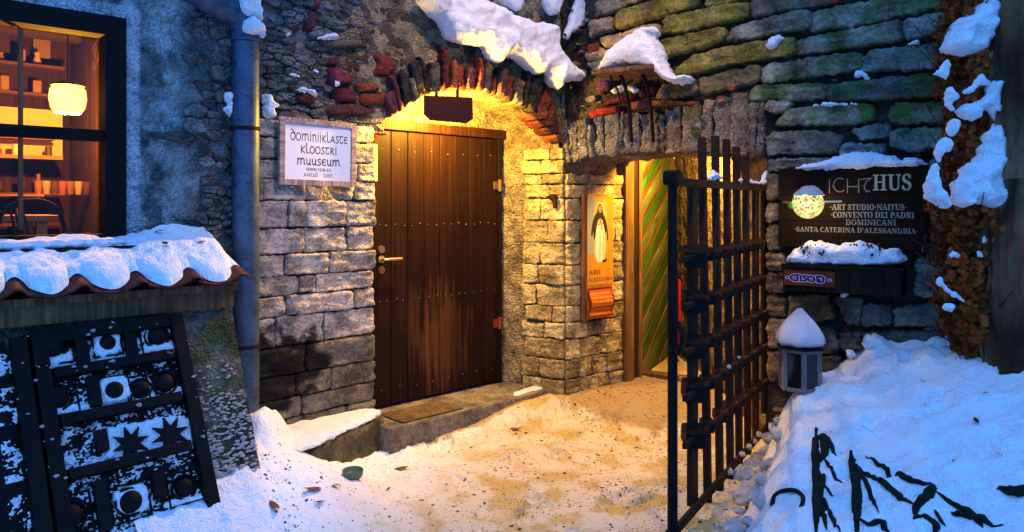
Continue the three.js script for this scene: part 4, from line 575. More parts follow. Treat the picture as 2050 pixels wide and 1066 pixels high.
// ------------------------------------------------------------------ brick arch over the brown door
{
  const ar = FA.put(thing('brick_arch', 'arch of upright red and black bricks over the brown door, snow on top', 'arch'));
  const front = [[770, 243], [800, 222], [830, 203], [862, 190], [900, 184], [945, 184], [985, 190], [1025, 207], [1062, 226], [1098, 254], [1122, 285]].map(([x, y]) => FA.local(x, y, 0).slice(0, 2));
  const at = (t) => { const f = Math.min(front.length - 1.001, Math.max(0, t * (front.length - 1))), i = Math.floor(f); return [mix(front[i][0], front[i + 1][0], f - i), mix(front[i][1], front[i + 1][1], f - i)]; };
  // wall over the arch with the vault cut through it
  const sh = new THREE.Shape(); sh.moveTo(-0.35, 3.5); sh.lineTo(-0.35, 2.085); sh.lineTo(front[0][0], 2.085); for (const p of front) sh.lineTo(p[0], p[1] + 0.006); sh.lineTo(front[10][0] + 0.01, 1.96); sh.lineTo(AL - 0.02, 1.96); sh.lineTo(AL - 0.02, 3.5);
  const eg = new THREE.ExtrudeGeometry(sh, { depth: 0.75, bevelEnabled: false, curveSegments: 8 }); eg.translate(0, 0, -0.79);
  const ug = uvBox(eg), uc = new Float32Array(ug.attributes.position.count * 3), tf = tone([0.42, 0.33, 0.2], { v: 0.3, stain: 0.4, stainC: [0.2, 0.13, 0.06] }); for (let i = 0; i < uc.length / 3; i++) uc.set(tf(ug.attributes.position.getX(i), ug.attributes.position.getZ(i), 6), i * 3); ug.setAttribute('color', new THREE.BufferAttribute(uc, 3));
  mesh('vault', ug, M.rough, ar);
  mesh('rubble_face', sheet(-0.3, AL - 0.005, 2.1, 3.5, 0.018, (s, h) => -0.045 + 0.04 * fbm(s * 8, h * 10, 110, 4) + 0.03 * Math.abs(fbm(s * 17, h * 20, 111, 3)) - 0.06 * sst(-0.06, -0.3, s), tone([0.17, 0.13, 0.085], { v: 0.35, stain: 0.6, stainC: [0.05, 0.035, 0.025] }), (s, h) => { for (let k = 0; k < 10; k++) if (s >= front[k][0] && s <= front[k + 1][0]) return h < mix(front[k][1], front[k + 1][1], (s - front[k][0]) / (front[k + 1][0] - front[k][0])) + 0.012; return s < front[0][0] ? h < 2.1 : h < 2.0; }), M.rough, ar);
  const cols = [[0.24, 0.045, 0.035], [0.12, 0.03, 0.03], [0.05, 0.04, 0.035], [0.27, 0.075, 0.035], [0.16, 0.05, 0.06], [0.16, 0.12, 0.08], [0.2, 0.05, 0.03]];
  const order = [4, 1, 2, 5, 2, 2, 5, 0, 3, 0, 4, 0, 5, 1, 3, 4, 6, 5, 2, 2, 3, 0, 6, 3], NB = 24;
  const wds = []; for (let k = 0; k < NB; k++) wds.push(rr(0.5, 1.5)); const wsum = wds.reduce((q, e) => q + e, 0); let tc = 0.03;
  for (let k = 0; k < NB; k++) {
    const t0 = tc, t1 = t0 + 0.95 * wds[k] / wsum; tc = t1; const a = at(t0), b = at(t1), m = [(a[0] + b[0]) / 2, (a[1] + b[1]) / 2], ang = (m[0] - 0.93) * 0.45 + rr(-0.09, 0.09), nx = Math.sin(ang), ny = Math.cos(ang), len = rr(0.15, 0.31) * (t0 > 0.85 ? 0.7 : 1);
    const e = 0.004, jt = () => rr(-0.006, 0.006); const A = [mix(a[0], b[0], e / 0.07), a[1] + (b[1] - a[1]) * 0.08], B = [mix(b[0], a[0], 0.08), b[1] + (a[1] - b[1]) * 0.08];
    stone('brick', [A, B, [B[0] + nx * len * 0.5 + jt(), B[1] + ny * len * 0.5], [B[0] + nx * len + jt(), B[1] + ny * len + jt()], [A[0] + nx * len + jt(), A[1] + ny * len + jt()], [A[0] + nx * len * 0.5 + jt(), A[1] + ny * len * 0.5]],
      { front: rr(0.03, 0.075), back: 0.06, rough: 0.03, soft: 1, cut: 0.12, N: 44, edge: 11, drop: 0.5, layer: 0.5, col: tone(cols[order[k % order.length]], { v: 0.5, stain: 0.75, stainC: [0.07, 0.055, 0.04] }) }, ar, rr(-0.025, 0.015));
  }
  // thin bricks on the soffit edge at the right haunch
  for (let k = 0; k < 4; k++) { const p = FA.poly([[1050 + k * 18, 228 + k * 14], [1085 + k * 14, 226 + k * 14], [1100 + k * 12, 240 + k * 13], [1066 + k * 16, 240 + k * 15]], 0.03); stone('brick', p, { front: 0.05, back: 0.12, rough: 0.01, soft: 1, N: 22, col: tone(cols[[3, 0, 6, 3][k]], { v: 0.3, stain: 0.3 }) }, ar, 0.0); }
  for (const [pts, T, off] of [
    [[[836, -12], [842, 4], [872, 32], [888, 58], [905, 82], [935, 88], [968, 92], [984, 122], [1000, 130], [1008, 112], [1030, 114], [1060, 136], [1074, 152], [1092, 142], [1104, 166], [1116, 180], [1124, 166], [1146, 160], [1168, 164], [1158, 146], [1126, 118], [1112, 92], [1112, 64], [1098, 50], [1052, 46], [1024, 34], [990, 14], [962, 6], [944, -12]], 0.13, 0.10],
    [[[994, -12], [1000, 4], [1034, 22], [1044, 14], [1052, -12]], 0.06, 0.07], [[[1085, -12], [1090, 20], [1104, 36], [1120, 26], [1130, -12]], 0.05, 0.08], [[[1124, 75], [1140, 40], [1152, -12], [1166, -12], [1185, 42], [1166, 55], [1150, 62], [1138, 78]], 0.04, 0.10]])
    snowOn('snow_ledge', FA, pts, off, T, 0.09, ar, 0.012, 0.45);
}
// wall corner where the arch wall meets the stone wall
{ const k = FR.put(thing('wall_corner', 'dark rubble corner where arch wall and stone wall meet', 'wall')); mesh('rubble_face', sheet(-0.22, 0.12, 1.9, 3.5, 0.018, (s_, h) => -0.05 + 0.04 * fbm(s_ * 9, h * 9, 120, 4), tone([0.11, 0.085, 0.06], { v: 0.35, stain: 0.6 })), M.rough, k); mesh('core', box(0.4, 1.7, 0.3, -0.05, 2.75, -0.25), std({ color: C(0.08, 0.065, 0.05) }), k); }
// withered creeper hanging in the corner
{
  const cr = thing('withered_creeper', 'dark withered creeper hanging in the corner beside the arch', 'creeper');
  const w = (px, py, o) => { const l = FA.local(px, py, o); return FA.world(l[0], l[1], o); }, stems = [];
  for (const [pts, r] of [[[[1160, -20], [1162, 60], [1168, 140], [1160, 210], [1150, 280], [1142, 345]], 0.011], [[[1140, -20], [1146, 70], [1152, 160], [1158, 240], [1140, 300]], 0.008], [[[1180, -20], [1172, 60], [1176, 130], [1168, 230], [1150, 330]], 0.008], [[[1120, 20], [1135, 90], [1150, 150]], 0.005], [[[1168, 150], [1140, 190], [1128, 260]], 0.004], [[[1160, 230], [1132, 280], [1128, 330], [1150, 360]], 0.004], [[[1150, 100], [1120, 150], [1135, 200]], 0.004]]) mesh('stem', taperTube(pts.map(([x, y], i) => w(x, y, 0.05 + 0.03 * Math.sin(i * 2.1 + x))), r, r * 0.4, 24, 5), M.darkWood, cr);
  const lf = [], lc = []; for (let k = 0; k < 420; k++) { const px = rr(1085, 1195), py = rr(-15, 260) * Math.pow(rnd(), 0.3); if (Math.abs(px - 1158 + noi(py * 0.02, 1) * 30) > rr(5, 42)) continue; const p = w(px, py, rr(0.03, 0.14)), q = new THREE.CircleGeometry(rr(0.008, 0.022), 5).scale(1, rr(0.5, 0.8), 1); q.rotateX(rr(-1, 1)); q.rotateY(rr(-1.5, 1.5)); q.rotateZ(rr(0, 6)); q.translate(p.x, p.y, p.z); lf.push(q); }
  const g = merge(lf), n = g.attributes.position.count, cc = new Float32Array(n * 3); for (let i = 0; i < n; i += 15) { const c = [[0.03, 0.025, 0.012], [0.12, 0.045, 0.015], [0.05, 0.04, 0.015], [0.02, 0.018, 0.012]][Math.floor(rnd() * 4)]; for (let k = 0; k < 15 && i + k < n; k++) cc.set(c, (i + k) * 3); } g.setAttribute('color', new THREE.BufferAttribute(cc, 3));
  const m = mesh('leaves', g, M.needle, cr); m.userData.kind = 'stuff';
}
// lamp under the arch: a dark octagonal shield with a tube behind it
{
  const la = FA.put(thing('arch_lamp', 'dark red box lamp glowing behind its shield under the arch', 'lamp'));
  const z = 0.06, P = FA.poly([[850, 192], [945, 196], [946, 238], [934, 246], [862, 240], [850, 228]], z), sh = new THREE.Shape(P.map(([x, y]) => new THREE.Vector2(x, y)));
  mesh('shield', new THREE.ExtrudeGeometry(sh, { depth: 0.012, bevelEnabled: true, bevelSize: 0.003, bevelThickness: 0.003, bevelSegments: 1 }).translate(0, 0, z - 0.012), std({ color: C(0.05, 0.008, 0.006), roughness: 0.6 }), la);
  const cx = (P[0][0] + P[1][0]) / 2, by = (P[3][1] + P[4][1]) / 2, w = P[1][0] - P[0][0];
  for (const o of [-0.08, 0.08]) mesh('bracket', box(0.02, 0.14, 0.015, cx + o, by + 0.19, z - 0.03), M.blackIron, la);
  mesh('tube_lamp', new THREE.CapsuleGeometry(0.022, w * 0.62, 6, 12).rotateZ(Math.PI / 2).translate(cx, by + 0.058, z - 0.085), std({ color: C(1, 0.9, 0.7), emissive: C(1, 0.62, 0.2), emissiveIntensity: 9 }), la);
  for (const o of [-0.25, 0.25]) { const pl = new THREE.PointLight(C(1, 0.57, 0.055), 8.2); pl.position.set(cx + w * o, by + 0.058, z - 0.085); pl.castShadow = true; pl.shadow.radius = 1.1; la.add(pl); }
}

// ------------------------------------------------------------------ right-hand stone wall with the gate opening
const OPEN = 1.49;
const rightWall = FR.put(thing('stone_wall', 'mossy wall of long flat stones right of the doors, with a shallow lintel arch', 'wall'));
{
  const lint = [[1148, 326], [1182, 316], [1227, 311], [1297, 306], [1355, 304], [1393, 305], [1450, 308], [1512, 315]].map(([x, y]) => FR.local(x, y, 0).slice(0, 2));
  const lh = (s) => { for (let k = 0; k < lint.length - 1; k++) if (s <= lint[k + 1][0]) return mix(lint[k][1], lint[k + 1][1], Math.max(0, (s - lint[k][0]) / (lint[k + 1][0] - lint[k][0]))); return lint[lint.length - 1][1]; };
  const hole = (s, h) => s < OPEN && h < lh(s) + 0.02;
  mesh('mortar_face', sheet(0.0, 3.9, -0.1, 3.5, 0.018, (s, h) => -0.035 + 0.02 * fbm(s * 8, h * 9, 130, 4) + 0.014 * fbm(s * 20, h * 20, 131, 2), tone([0.075, 0.062, 0.045], { v: 0.35, stain: 0.6, stainC: [0.025, 0.02, 0.016] }), hole), M.rough, rightWall);
  const sh = new THREE.Shape(); sh.moveTo(0, 3.5); sh.lineTo(0, lint[0][1] + 0.03); for (const p of lint) sh.lineTo(p[0], p[1] + 0.03); sh.lineTo(OPEN, lint[7][1]); sh.lineTo(OPEN, -0.1); sh.lineTo(3.9, -0.1); sh.lineTo(3.9, 3.5);
  const eg = new THREE.ExtrudeGeometry(sh, { depth: 0.34, bevelEnabled: false }).translate(0, 0, -0.42); mesh('core', uvBox(eg), std({ color: C(0.24, 0.18, 0.1), map: TX.stone, bumpMap: TX.crumbB, bumpScale: 0.03 }), rightWall);
  const taken2 = [], dark = [0.17, 0.15, 0.125], st = (px, base, o = {}) => { let p = FR.poly(px, 0); { let mx = 0, my = 0; for (const q of p) { mx += q[0] / p.length; my += q[1] / p.length; } p = p.map(([x, y]) => [x + 0.012 * Math.sign(x - mx), y + 0.006 * Math.sign(y - my)]); } let x0 = 9, x1 = -9, y0 = 9, y1 = -9; for (const [x, y] of p) { x0 = Math.min(x0, x); x1 = Math.max(x1, x); y0 = Math.min(y0, y); y1 = Math.max(y1, y); } taken2.push([x0, x1, y0, y1]); stone('wall_stone', p, { front: o.f || rr(0.03, 0.06), back: 0.07, rough: 0.024, soft: 1, cut: 0.13, N: 84, edge: 22, drop: 0.8, layer: 1.25, ragged: 0.012, col: tone(base, { v: 0.35, stain: 0.35, stainC: [0.06, 0.05, 0.04], moss: o.m || 0, mossC: o.mc || [0.10, 0.10, 0.018], ms: 7 }) }, rightWall); };
  const litOlive = [0.36, 0.26, 0.06], grn = [0.06, 0.145, 0.03], gr = [0.34, 0.31, 0.22], bl = [0.27, 0.32, 0.27], tan = [0.42, 0.31, 0.18];  // olive stones and their ochre moss also hold warm lamp light
  st([[1506, 36], [1508, 0], [1600, -40], [1680, -45], [1680, 4], [1580, 22]], [0.24, 0.18, 0.12]); st([[1628, 28], [1760, -2], [1890, -24], [1895, 12], [1720, 54], [1628, 62]], gr, { m: 0.8, mc: grn }); st([[1700, -10], [1800, -40], [1890, -60], [1890, -28], [1760, -8]], bl); st([[1456, 80], [1474, 56], [1610, 22], [1626, 25], [1625, 55], [1472, 84]], gr, { m: 0.6, mc: [0.06, 0.08, 0.025] });
  st([[1333, 38], [1418, 19], [1501, 5], [1499, 34], [1389, 62], [1328, 70]], litOlive, { m: 0.9, mc: [0.34, 0.29, 0.03] }); st([[1600, 82], [1700, 62], [1806, 42], [1808, 80], [1700, 96], [1598, 111]], gr, { m: 0.95, mc: grn }); st([[1812, 41], [1893, 24], [1895, 64], [1814, 80]], bl);
  st([[1326, 84], [1387, 69], [1454, 58], [1452, 79], [1400, 98], [1333, 115]], litOlive, { m: 0.7, mc: [0.22, 0.20, 0.03] }); st([[1350, 140], [1387, 114], [1468, 91], [1596, 76], [1594, 107], [1445, 134], [1391, 149], [1352, 153]], litOlive, { m: 0.8, mc: [0.18, 0.18, 0.03] });
  st([[1404, 158], [1450, 148], [1522, 132], [1523, 161], [1468, 177], [1411, 191]], [0.2, 0.16, 0.08], { m: 0.5 }); st([[1317, 198], [1328, 172], [1390, 160], [1400, 184], [1355, 199]], [0.18, 0.15, 0.09], { m: 0.6 });
  st([[1529, 134], [1620, 118], [1724, 106], [1726, 138], [1600, 158], [1531, 167]], gr, { m: 0.9, mc: grn }); st([[1730, 120], [1750, 101], [1881, 90], [1878, 138], [1728, 145]], bl, { m: 0.3, mc: grn }); st([[1658, 171], [1770, 158], [1881, 151], [1885, 194], [1660, 203]], [0.14, 0.15, 0.13], { m: 0.95, mc: [0.05, 0.13, 0.03] });
  st([[1504, 186], [1520, 172], [1654, 168], [1654, 196], [1593, 203], [1506, 201]], gr, { m: 0.85, mc: grn }); st([[1553, 250], [1580, 219], [1660, 213], [1746, 211], [1750, 243], [1709, 250]], gr, { m: 1, mc: [0.11, 0.19, 0.035] }); st([[1782, 225], [1790, 209], [1893, 206], [1895, 247], [1810, 250], [1784, 240]], gr, { m: 0.95, mc: [0.07, 0.16, 0.035] });
  st([[1536, 280], [1551, 264], [1660, 264], [1690, 279], [1675, 307], [1538, 309]], [0.24, 0.22, 0.18], { m: 0.2 }); st([[1709, 264], [1750, 252], [1780, 250], [1780, 277], [1728, 280]], bl); st([[1784, 272], [1806, 258], [1891, 256], [1893, 296], [1825, 304], [1788, 293]], bl, { m: 0.5, mc: grn }); st([[1684, 300], [1694, 288], [1769, 291], [1776, 303], [1686, 310]], bl);
  st([[1534, 219], [1544, 204], [1578, 205], [1588, 211], [1562, 228]], gr); st([[1234, 60], [1238, 27], [1301, 6], [1398, -10], [1398, 13], [1333, 31]], [0.2, 0.15, 0.06], { m: 0.85, mc: [0.34, 0.29, 0.03] }); st([[1416, 15], [1416, -8], [1500, -12], [1500, -2], [1468, 7]], litOlive, { m: 0.9, mc: [0.34, 0.29, 0.03] }); st([[1204, 80], [1292, 56], [1317, 48], [1324, 72], [1260, 88], [1214, 96]], tan, { m: 0.3 }); st([[1184, 74], [1186, 44], [1229, 37], [1229, 60]], tan); st([[1195, 36], [1225, 26], [1300, -5], [1270, -20], [1200, 0]], tan, { m: 0.2 }); st([[1180, 130], [1210, 112], [1216, 132], [1196, 148]], gr); st([[1176, 108], [1200, 96], [1222, 104], [1205, 120], [1180, 122]], tan);
  st([[1306, -14], [1400, -36], [1500, -50], [1500, -16], [1400, -14]], litOlive, { m: 0.8 }); st([[1510, -10], [1600, -46], [1660, -60], [1560, -60], [1505, -40]], gr);
  // lower courses beside and under the sign
  for (const [p, b] of [[[[1581, 594], [1654, 588], [1671, 632], [1637, 642], [1581, 640]], [0.27, 0.19, 0.09]], [[[1676, 592], [1727, 595], [1722, 648], [1700, 648]], dark], [[[1732, 609], [1779, 606], [1786, 648], [1729, 651]], dark], [[[1796, 616], [1874, 606], [1886, 651], [1793, 653]], [0.2, 0.2, 0.15]], [[[1618, 657], [1657, 657], [1681, 682], [1676, 704], [1632, 709]], dark], [[[1686, 667], [1722, 663], [1725, 698], [1688, 700]], dark], [[[1732, 667], [1800, 662], [1890, 664], [1890, 698], [1800, 706], [1732, 700]], dark], [[[1541, 640], [1574, 640], [1574, 694], [1541, 695]], tan], [[[1541, 704], [1600, 704], [1600, 760], [1541, 762]], [0.22, 0.15, 0.07]], [[[1612, 716], [1680, 712], [1684, 745], [1610, 752]], [0.15, 0.12, 0.07]], [[[1541, 590], [1572, 596], [1572, 632], [1541, 632]], [0.22, 0.14, 0.08]], [[[1866, 320], [1920, 316], [1920, 372], [1866, 376]], bl], [[[1866, 384], [1930, 380], [1930, 440], [1866, 442]], bl], [[[1866, 450], [1930, 450], [1930, 510], [1866, 512]], [0.12, 0.13, 0.13]], [[[1836, 520], [1930, 518], [1930, 590], [1836, 596]], bl], [[[1541, 322], [1580, 318], [1660, 318], [1660, 340], [1541, 342]], [0.22, 0.2, 0.17]], [[[1541, 350], [1562, 350], [1562, 400], [1541, 402]], [0.3, 0.2, 0.09]], [[[1541, 408], [1562, 408], [1562, 440], [1541, 446]], tan], [[[1541, 452], [1564, 450], [1564, 500], [1541, 500]], [0.3, 0.22, 0.1]], [[[1541, 508], [1570, 508], [1570, 540], [1541, 540]], tan], [[[1541, 548], [1572, 548], [1572, 582], [1541, 584]], [0.22, 0.13, 0.1]]]) st(p, b, { m: 0.15, mc: [0.09, 0.1, 0.05] });
  // lintel voussoirs: rough upright stones whose undersides make the ribbed soffit
  let s = 0.015, k = 0; while (s < OPEN - 0.03) {
    const w = Math.min(rr(0.04, 0.15), OPEN - 0.01 - s), a = s + 0.001, b = s + w - 0.001, t = mix(2.16, 2.27, s / OPEN) + rr(-0.05, 0.05), lean = -0.02 + 0.03 * s, base = s < 0.62 ? [[0.25, 0.26, 0.275], [0.22, 0.225, 0.24], [0.28, 0.265, 0.25]][k % 3] : [[0.34, 0.26, 0.18], [0.29, 0.225, 0.155], [0.32, 0.26, 0.19]][k % 3];  // bluish shade put into the left stone tones, lamp warmth into the right
    const hm = mix(lh(s), t, rr(0.35, 0.65)), j = () => rr(-0.014, 0.014);
    stone('voussoir', [[a, lh(a) + rr(-0.008, 0.004)], [b, lh(b) + rr(-0.008, 0.004)], [b + lean * 0.5 + j(), hm], [b + lean + j(), t + j()], [a + lean + j(), t + j()], [a + lean * 0.5 + j(), hm]], { front: rr(0.018, 0.045), back: 0.62, rough: 0.04, soft: 1, cut: 0.1, N: 60, edge: 12, drop: 0.5, layer: 0.9, col: tone(base, { v: 0.4, stain: 0.5, stainC: [0.12, 0.085, 0.05], moss: k === 12 ? 0.8 : 0 }) }, rightWall, 0, M.rough); s += w; k++;
  }
  taken2.push([-0.1, OPEN, 0, 2.22]); taken2.push([1.55, 2.45, 1.2, 1.78]);
  // red bricks packed between lintel and courses
  for (const [p, b] of [[[[1182, 222], [1242, 212], [1244, 226], [1184, 238]], [0.42, 0.035, 0.02]], [[[1208, 205], [1270, 186], [1275, 200], [1210, 214]], [0.2, 0.04, 0.035]], [[[1280, 175], [1318, 172], [1320, 190], [1282, 196]], [0.16, 0.03, 0.03]], [[[1265, 205], [1300, 200], [1302, 216], [1268, 222]], [0.25, 0.08, 0.05]], [[[1195, 165], [1225, 160], [1228, 182], [1200, 190]], [0.16, 0.04, 0.08]], [[[1178, 92], [1204, 84], [1206, 104], [1182, 112]], [0.3, 0.05, 0.03]], [[[1460, 176], [1476, 174], [1476, 182], [1462, 184]], [0.5, 0.06, 0.03]], [[[1440, 198], [1454, 198], [1454, 208], [1440, 208]], [0.4, 0.1, 0.06]], [[[1662, 2], [1684, 0], [1684, 8], [1664, 10]], [0.35, 0.05, 0.03]], [[[1300, 203], [1330, 200], [1400, 204], [1400, 212], [1310, 214]], [0.26, 0.1, 0.04]]]) { const q = FR.poly(p, 0); stone('red_brick', q, { front: 0.05, back: 0.05, rough: 0.008, soft: 1, N: 26, col: tone(b, { v: 0.3, stain: 0.25 }) }, rightWall); taken2.push([Math.min(...q.map((e) => e[0])), Math.max(...q.map((e) => e[0])), Math.min(...q.map((e) => e[1])), Math.max(...q.map((e) => e[1]))]); }
  // small pinning stones in the wide joints
  let cnt = 0; for (let i = 0; i < 4000 && cnt < 150; i++) { const x = rr(0.05, 2.75), y = rr(0.2, 3.0), w = rr(0.03, 0.12), t = w * rr(0.35, 0.6); if (taken2.some((q) => x + w * 0.4 > q[0] && x - w * 0.4 < q[1] && y + t * 0.35 > q[2] && y - t * 0.35 < q[3])) continue; taken2.push([x - w / 2, x + w / 2, y - t / 2, y + t / 2]); cnt++; const p = []; for (let q = 0; q < 7; q++) { const r = rr(0.8, 1.1), a = q / 7 * 6.283; p.push([x + Math.cos(a) * w / 2 * r, y + Math.sin(a) * t / 2 * r]); } stone('pinning_stone', p, { front: rr(0.005, 0.035), back: 0.06, rough: 0.01, soft: 1, N: 18, edge: 4, col: tone([[0.2, 0.17, 0.13], [0.14, 0.12, 0.09], [0.24, 0.18, 0.12], [0.22, 0.1, 0.06]][Math.floor(rnd() * 4)], { v: 0.3 }) }, rightWall); }
  for (const [p, T] of [[[[1533, 92], [1538, 80], [1556, 68], [1575, 73], [1564, 84], [1556, 95], [1540, 97]], 0.035], [[[1709, 156], [1714, 142], [1730, 140], [1744, 158], [1738, 164], [1726, 152]], 0.03], [[[1622, 214], [1660, 203], [1718, 206], [1720, 211], [1670, 213]], 0.03], [[[1812, 90], [1836, 80], [1846, 86], [1828, 90]], 0.03], [[[1846, 206], [1878, 199], [1880, 204]], 0.025], [[[1683, 592], [1690, 575], [1699, 580], [1698, 592], [1685, 598]], 0.03], [[[1694, 702], [1712, 704], [1720, 716], [1700, 720]], 0.04], [[[1726, 672], [1756, 668], [1776, 680], [1792, 700], [1808, 712], [1780, 716], [1752, 702], [1728, 698]], 0.05]]) snowOn('snow_patch', FR, p, 0.055, T, 0.03, rightWall, 0.007);
}
// recess behind the gate opening
{
  const rc = thing('doorway_recess', 'orange-lit rough recess walls around the green striped door', 'wall');
  const c2 = FR.world(OPEN, 0, -0.05), Fq = new Frame(1.56, 7.15, c2.x - 1.56, -c2.z - 7.15), QL = Math.hypot(c2.x - 1.56, -c2.z - 7.15), rj = Fq.put(sub('right_reveal', rc));
  mesh('rubble_face', sheet(0, QL, -0.1, 2.4, 0.02, (s, h) => 0.03 * fbm(s * 7, h * 7, 150, 4) + 0.02 * Math.abs(fbm(s * 15, h * 18, 151, 3)), tone([0.3, 0.2, 0.1], { v: 0.3, stain: 0.6, stainC: [0.1, 0.06, 0.03] })), M.rough, rj);
  mesh('core', box(QL, 2.5, 0.1, QL / 2, 1.15, -0.1), std({ color: C(0.15, 0.1, 0.06) }), rj);
  const e = FI.world(0.70, 0, 0), Fb = new Frame(e.x, -e.z, 1.5 - e.x, 6.75 + e.z);
  mesh('back_wall', box(1.2, 2.6, 0.08, 0, 0, 0), std({ color: C(0.1, 0.06, 0.03) }), rc).position.set(1.3, 1.2, -7.2);
  FR.put(mesh('ceiling', box(1.7, 0.1, 1.9, 0.9, 2.08, -1.36), std({ color: C(0.16, 0.11, 0.06), map: TX.stone, bumpMap: TX.crumbB, bumpScale: 0.03 }), rc));
  // timber frame of the green door
  const df = FI.put(thing('timber_door_frame', 'honey coloured timber post framing the green striped door', 'door frame'));
  const fs = (px) => FI.local(px, 500, 0.0)[0], post = (p0, p1, d, z, mat, o) => { const x0 = fs(p0), x1 = fs(p1); mesh('post', uvBox(box(x1 - x0 - 0.002, 1.85, d, (x0 + x1) / 2, 1.0, z, 0.004), 1, o), mat, df); };
  post(1246, 1263, 0.08, 0.0, std({ color: C(0.40, 0.21, 0.07), map: TX.wood, bumpMap: TX.woodB, bumpScale: 0.006 }), 0.2);
  post(1263, 1279, 0.05, -0.03, std({ color: C(0.06, 0.03, 0.015), map: TX.wood }), 0.7);
  post(1279, 1285, 0.06, -0.025, std({ color: C(0.42, 0.24, 0.1), map: TX.wood }), 0.4);
  // striped leaf, standing open into the house
  const h = FI.world(fs(1285) + 0.02, 0, -0.03), Fd = new Frame(h.x, -h.z, 0.44, 0.9), dr = Fd.put(thing('striped_door', 'green door with slanting orange stripes standing ajar', 'door'));
  const dw = 0.96, y0 = 0.15, y1 = 1.97, green = std({ color: C(0.1, 0.27, 0.045), map: TX.wood, bumpMap: TX.woodB, bumpScale: 0.004, roughness: 0.6 }), orange = std({ color: C(0.45, 0.13, 0.03), map: TX.wood, roughness: 0.6 }), pale = std({ color: C(0.26, 0.34, 0.12), map: TX.wood, bumpMap: TX.woodB, bumpScale: 0.004, roughness: 0.6 });
  mesh('backing', box(dw, y1 - y0, 0.02, dw / 2, (y0 + y1) / 2, -0.02), M.darkWood, dr);
  const sl = 0.5, st_ = 0.17; // boards climb to the right
  let n = 0; for (let b = y0 - sl * dw - 0.1; b < y1; b += n % 2 ? 0.044 : 0.126, n++) {
    const lo = b + 0.002, hi = b + (n % 2 ? 0.042 : 0.124);
    let P = [[0, lo], [dw, lo + sl * dw], [dw, hi + sl * dw], [0, hi]];
    const clip = (P, f) => { const o = []; for (let i = 0; i < P.length; i++) { const A = P[i], B = P[(i + 1) % P.length], fa = f(A), fb = f(B); if (fa >= 0) o.push(A); if ((fa >= 0) !== (fb >= 0)) { const t = fa / (fa - fb); o.push([mix(A[0], B[0], t), mix(A[1], B[1], t)]); } } return o; };
    P = clip(clip(P, (p) => p[1] - y0), (p) => y1 - p[1]); if (P.length < 3) continue;
    const g = new THREE.ExtrudeGeometry(new THREE.Shape(P.map((p) => new THREE.Vector2(...p))), { depth: n % 2 ? 0.012 : 0.016, bevelEnabled: false }).translate(0, 0, -0.009);
    const gg = g.clone(); const uv = gg.attributes.uv, pp = gg.attributes.position; for (let i = 0; i < uv.count; i++) { const x = pp.getX(i), y = pp.getY(i), a = Math.atan(sl); uv.setXY(i, -x * Math.sin(a) + y * Math.cos(a) + n * 0.3, x * Math.cos(a) + y * Math.sin(a)); }
    mesh(n % 2 ? 'orange_stripe' : 'green_board', gg, n % 2 ? orange : n % 4 ? pale : green, dr);
  }
  mesh('edge_strip', box(0.03, y1 - y0, 0.05, -0.012, (y0 + y1) / 2, -0.01), std({ color: C(0.4, 0.2, 0.07), map: TX.wood }), dr);
  const rl = thing('recess_lamp', 'small bulkhead lamp tucked behind the lintel over the green door', 'lamp'); rl.position.set(1.45, 1.99, -5.76);
  mesh('base_plate', new THREE.CylinderGeometry(0.05, 0.05, 0.02, 20).translate(0, 0.018, 0), M.blackIron, rl);
  mesh('bulb', new THREE.SphereGeometry(0.028, 14, 10).translate(0, -0.012, 0), std({ color: C(1, 0.9, 0.7), emissive: C(1, 0.6, 0.2), emissiveIntensity: 6 }), rl);
  const rp = new THREE.PointLight(C(1, 0.55, 0.08), 13); rp.position.set(0, -0.012, 0); rp.castShadow = true; rl.add(rp);
  // threshold and a red strip of cloth behind the gate
  const th = tag(mesh('threshold', uvBox(box(0.75, 0.1, 0.12, 0, 0, 0, 0.01), 1), M.oldWood), 'worn timber threshold under the green striped door', 'threshold'); th.position.set((h.x + 1.62) / 2, 0.135, -6.08); th.rotation.y = -0.6; th.scale.set(1, 0.6, 1);
  const rs = Fq.put(thing('red_strip', 'narrow red strip on the recess wall behind the gate post', 'strip')); { const l = Fq.local(1362, 560, 0.05), l2 = Fq.local(1362, 710, 0.05); mesh('strip', box(0.05, l[1] - l2[1], 0.02, 0, 0, 0, 0.004), std({ color: C(0.5, 0.015, 0.02) }), rs); rs.position.copy(Fq.world(Math.max(0.1, l[0]), (l[1] + l2[1]) / 2, 0.06)); }
}
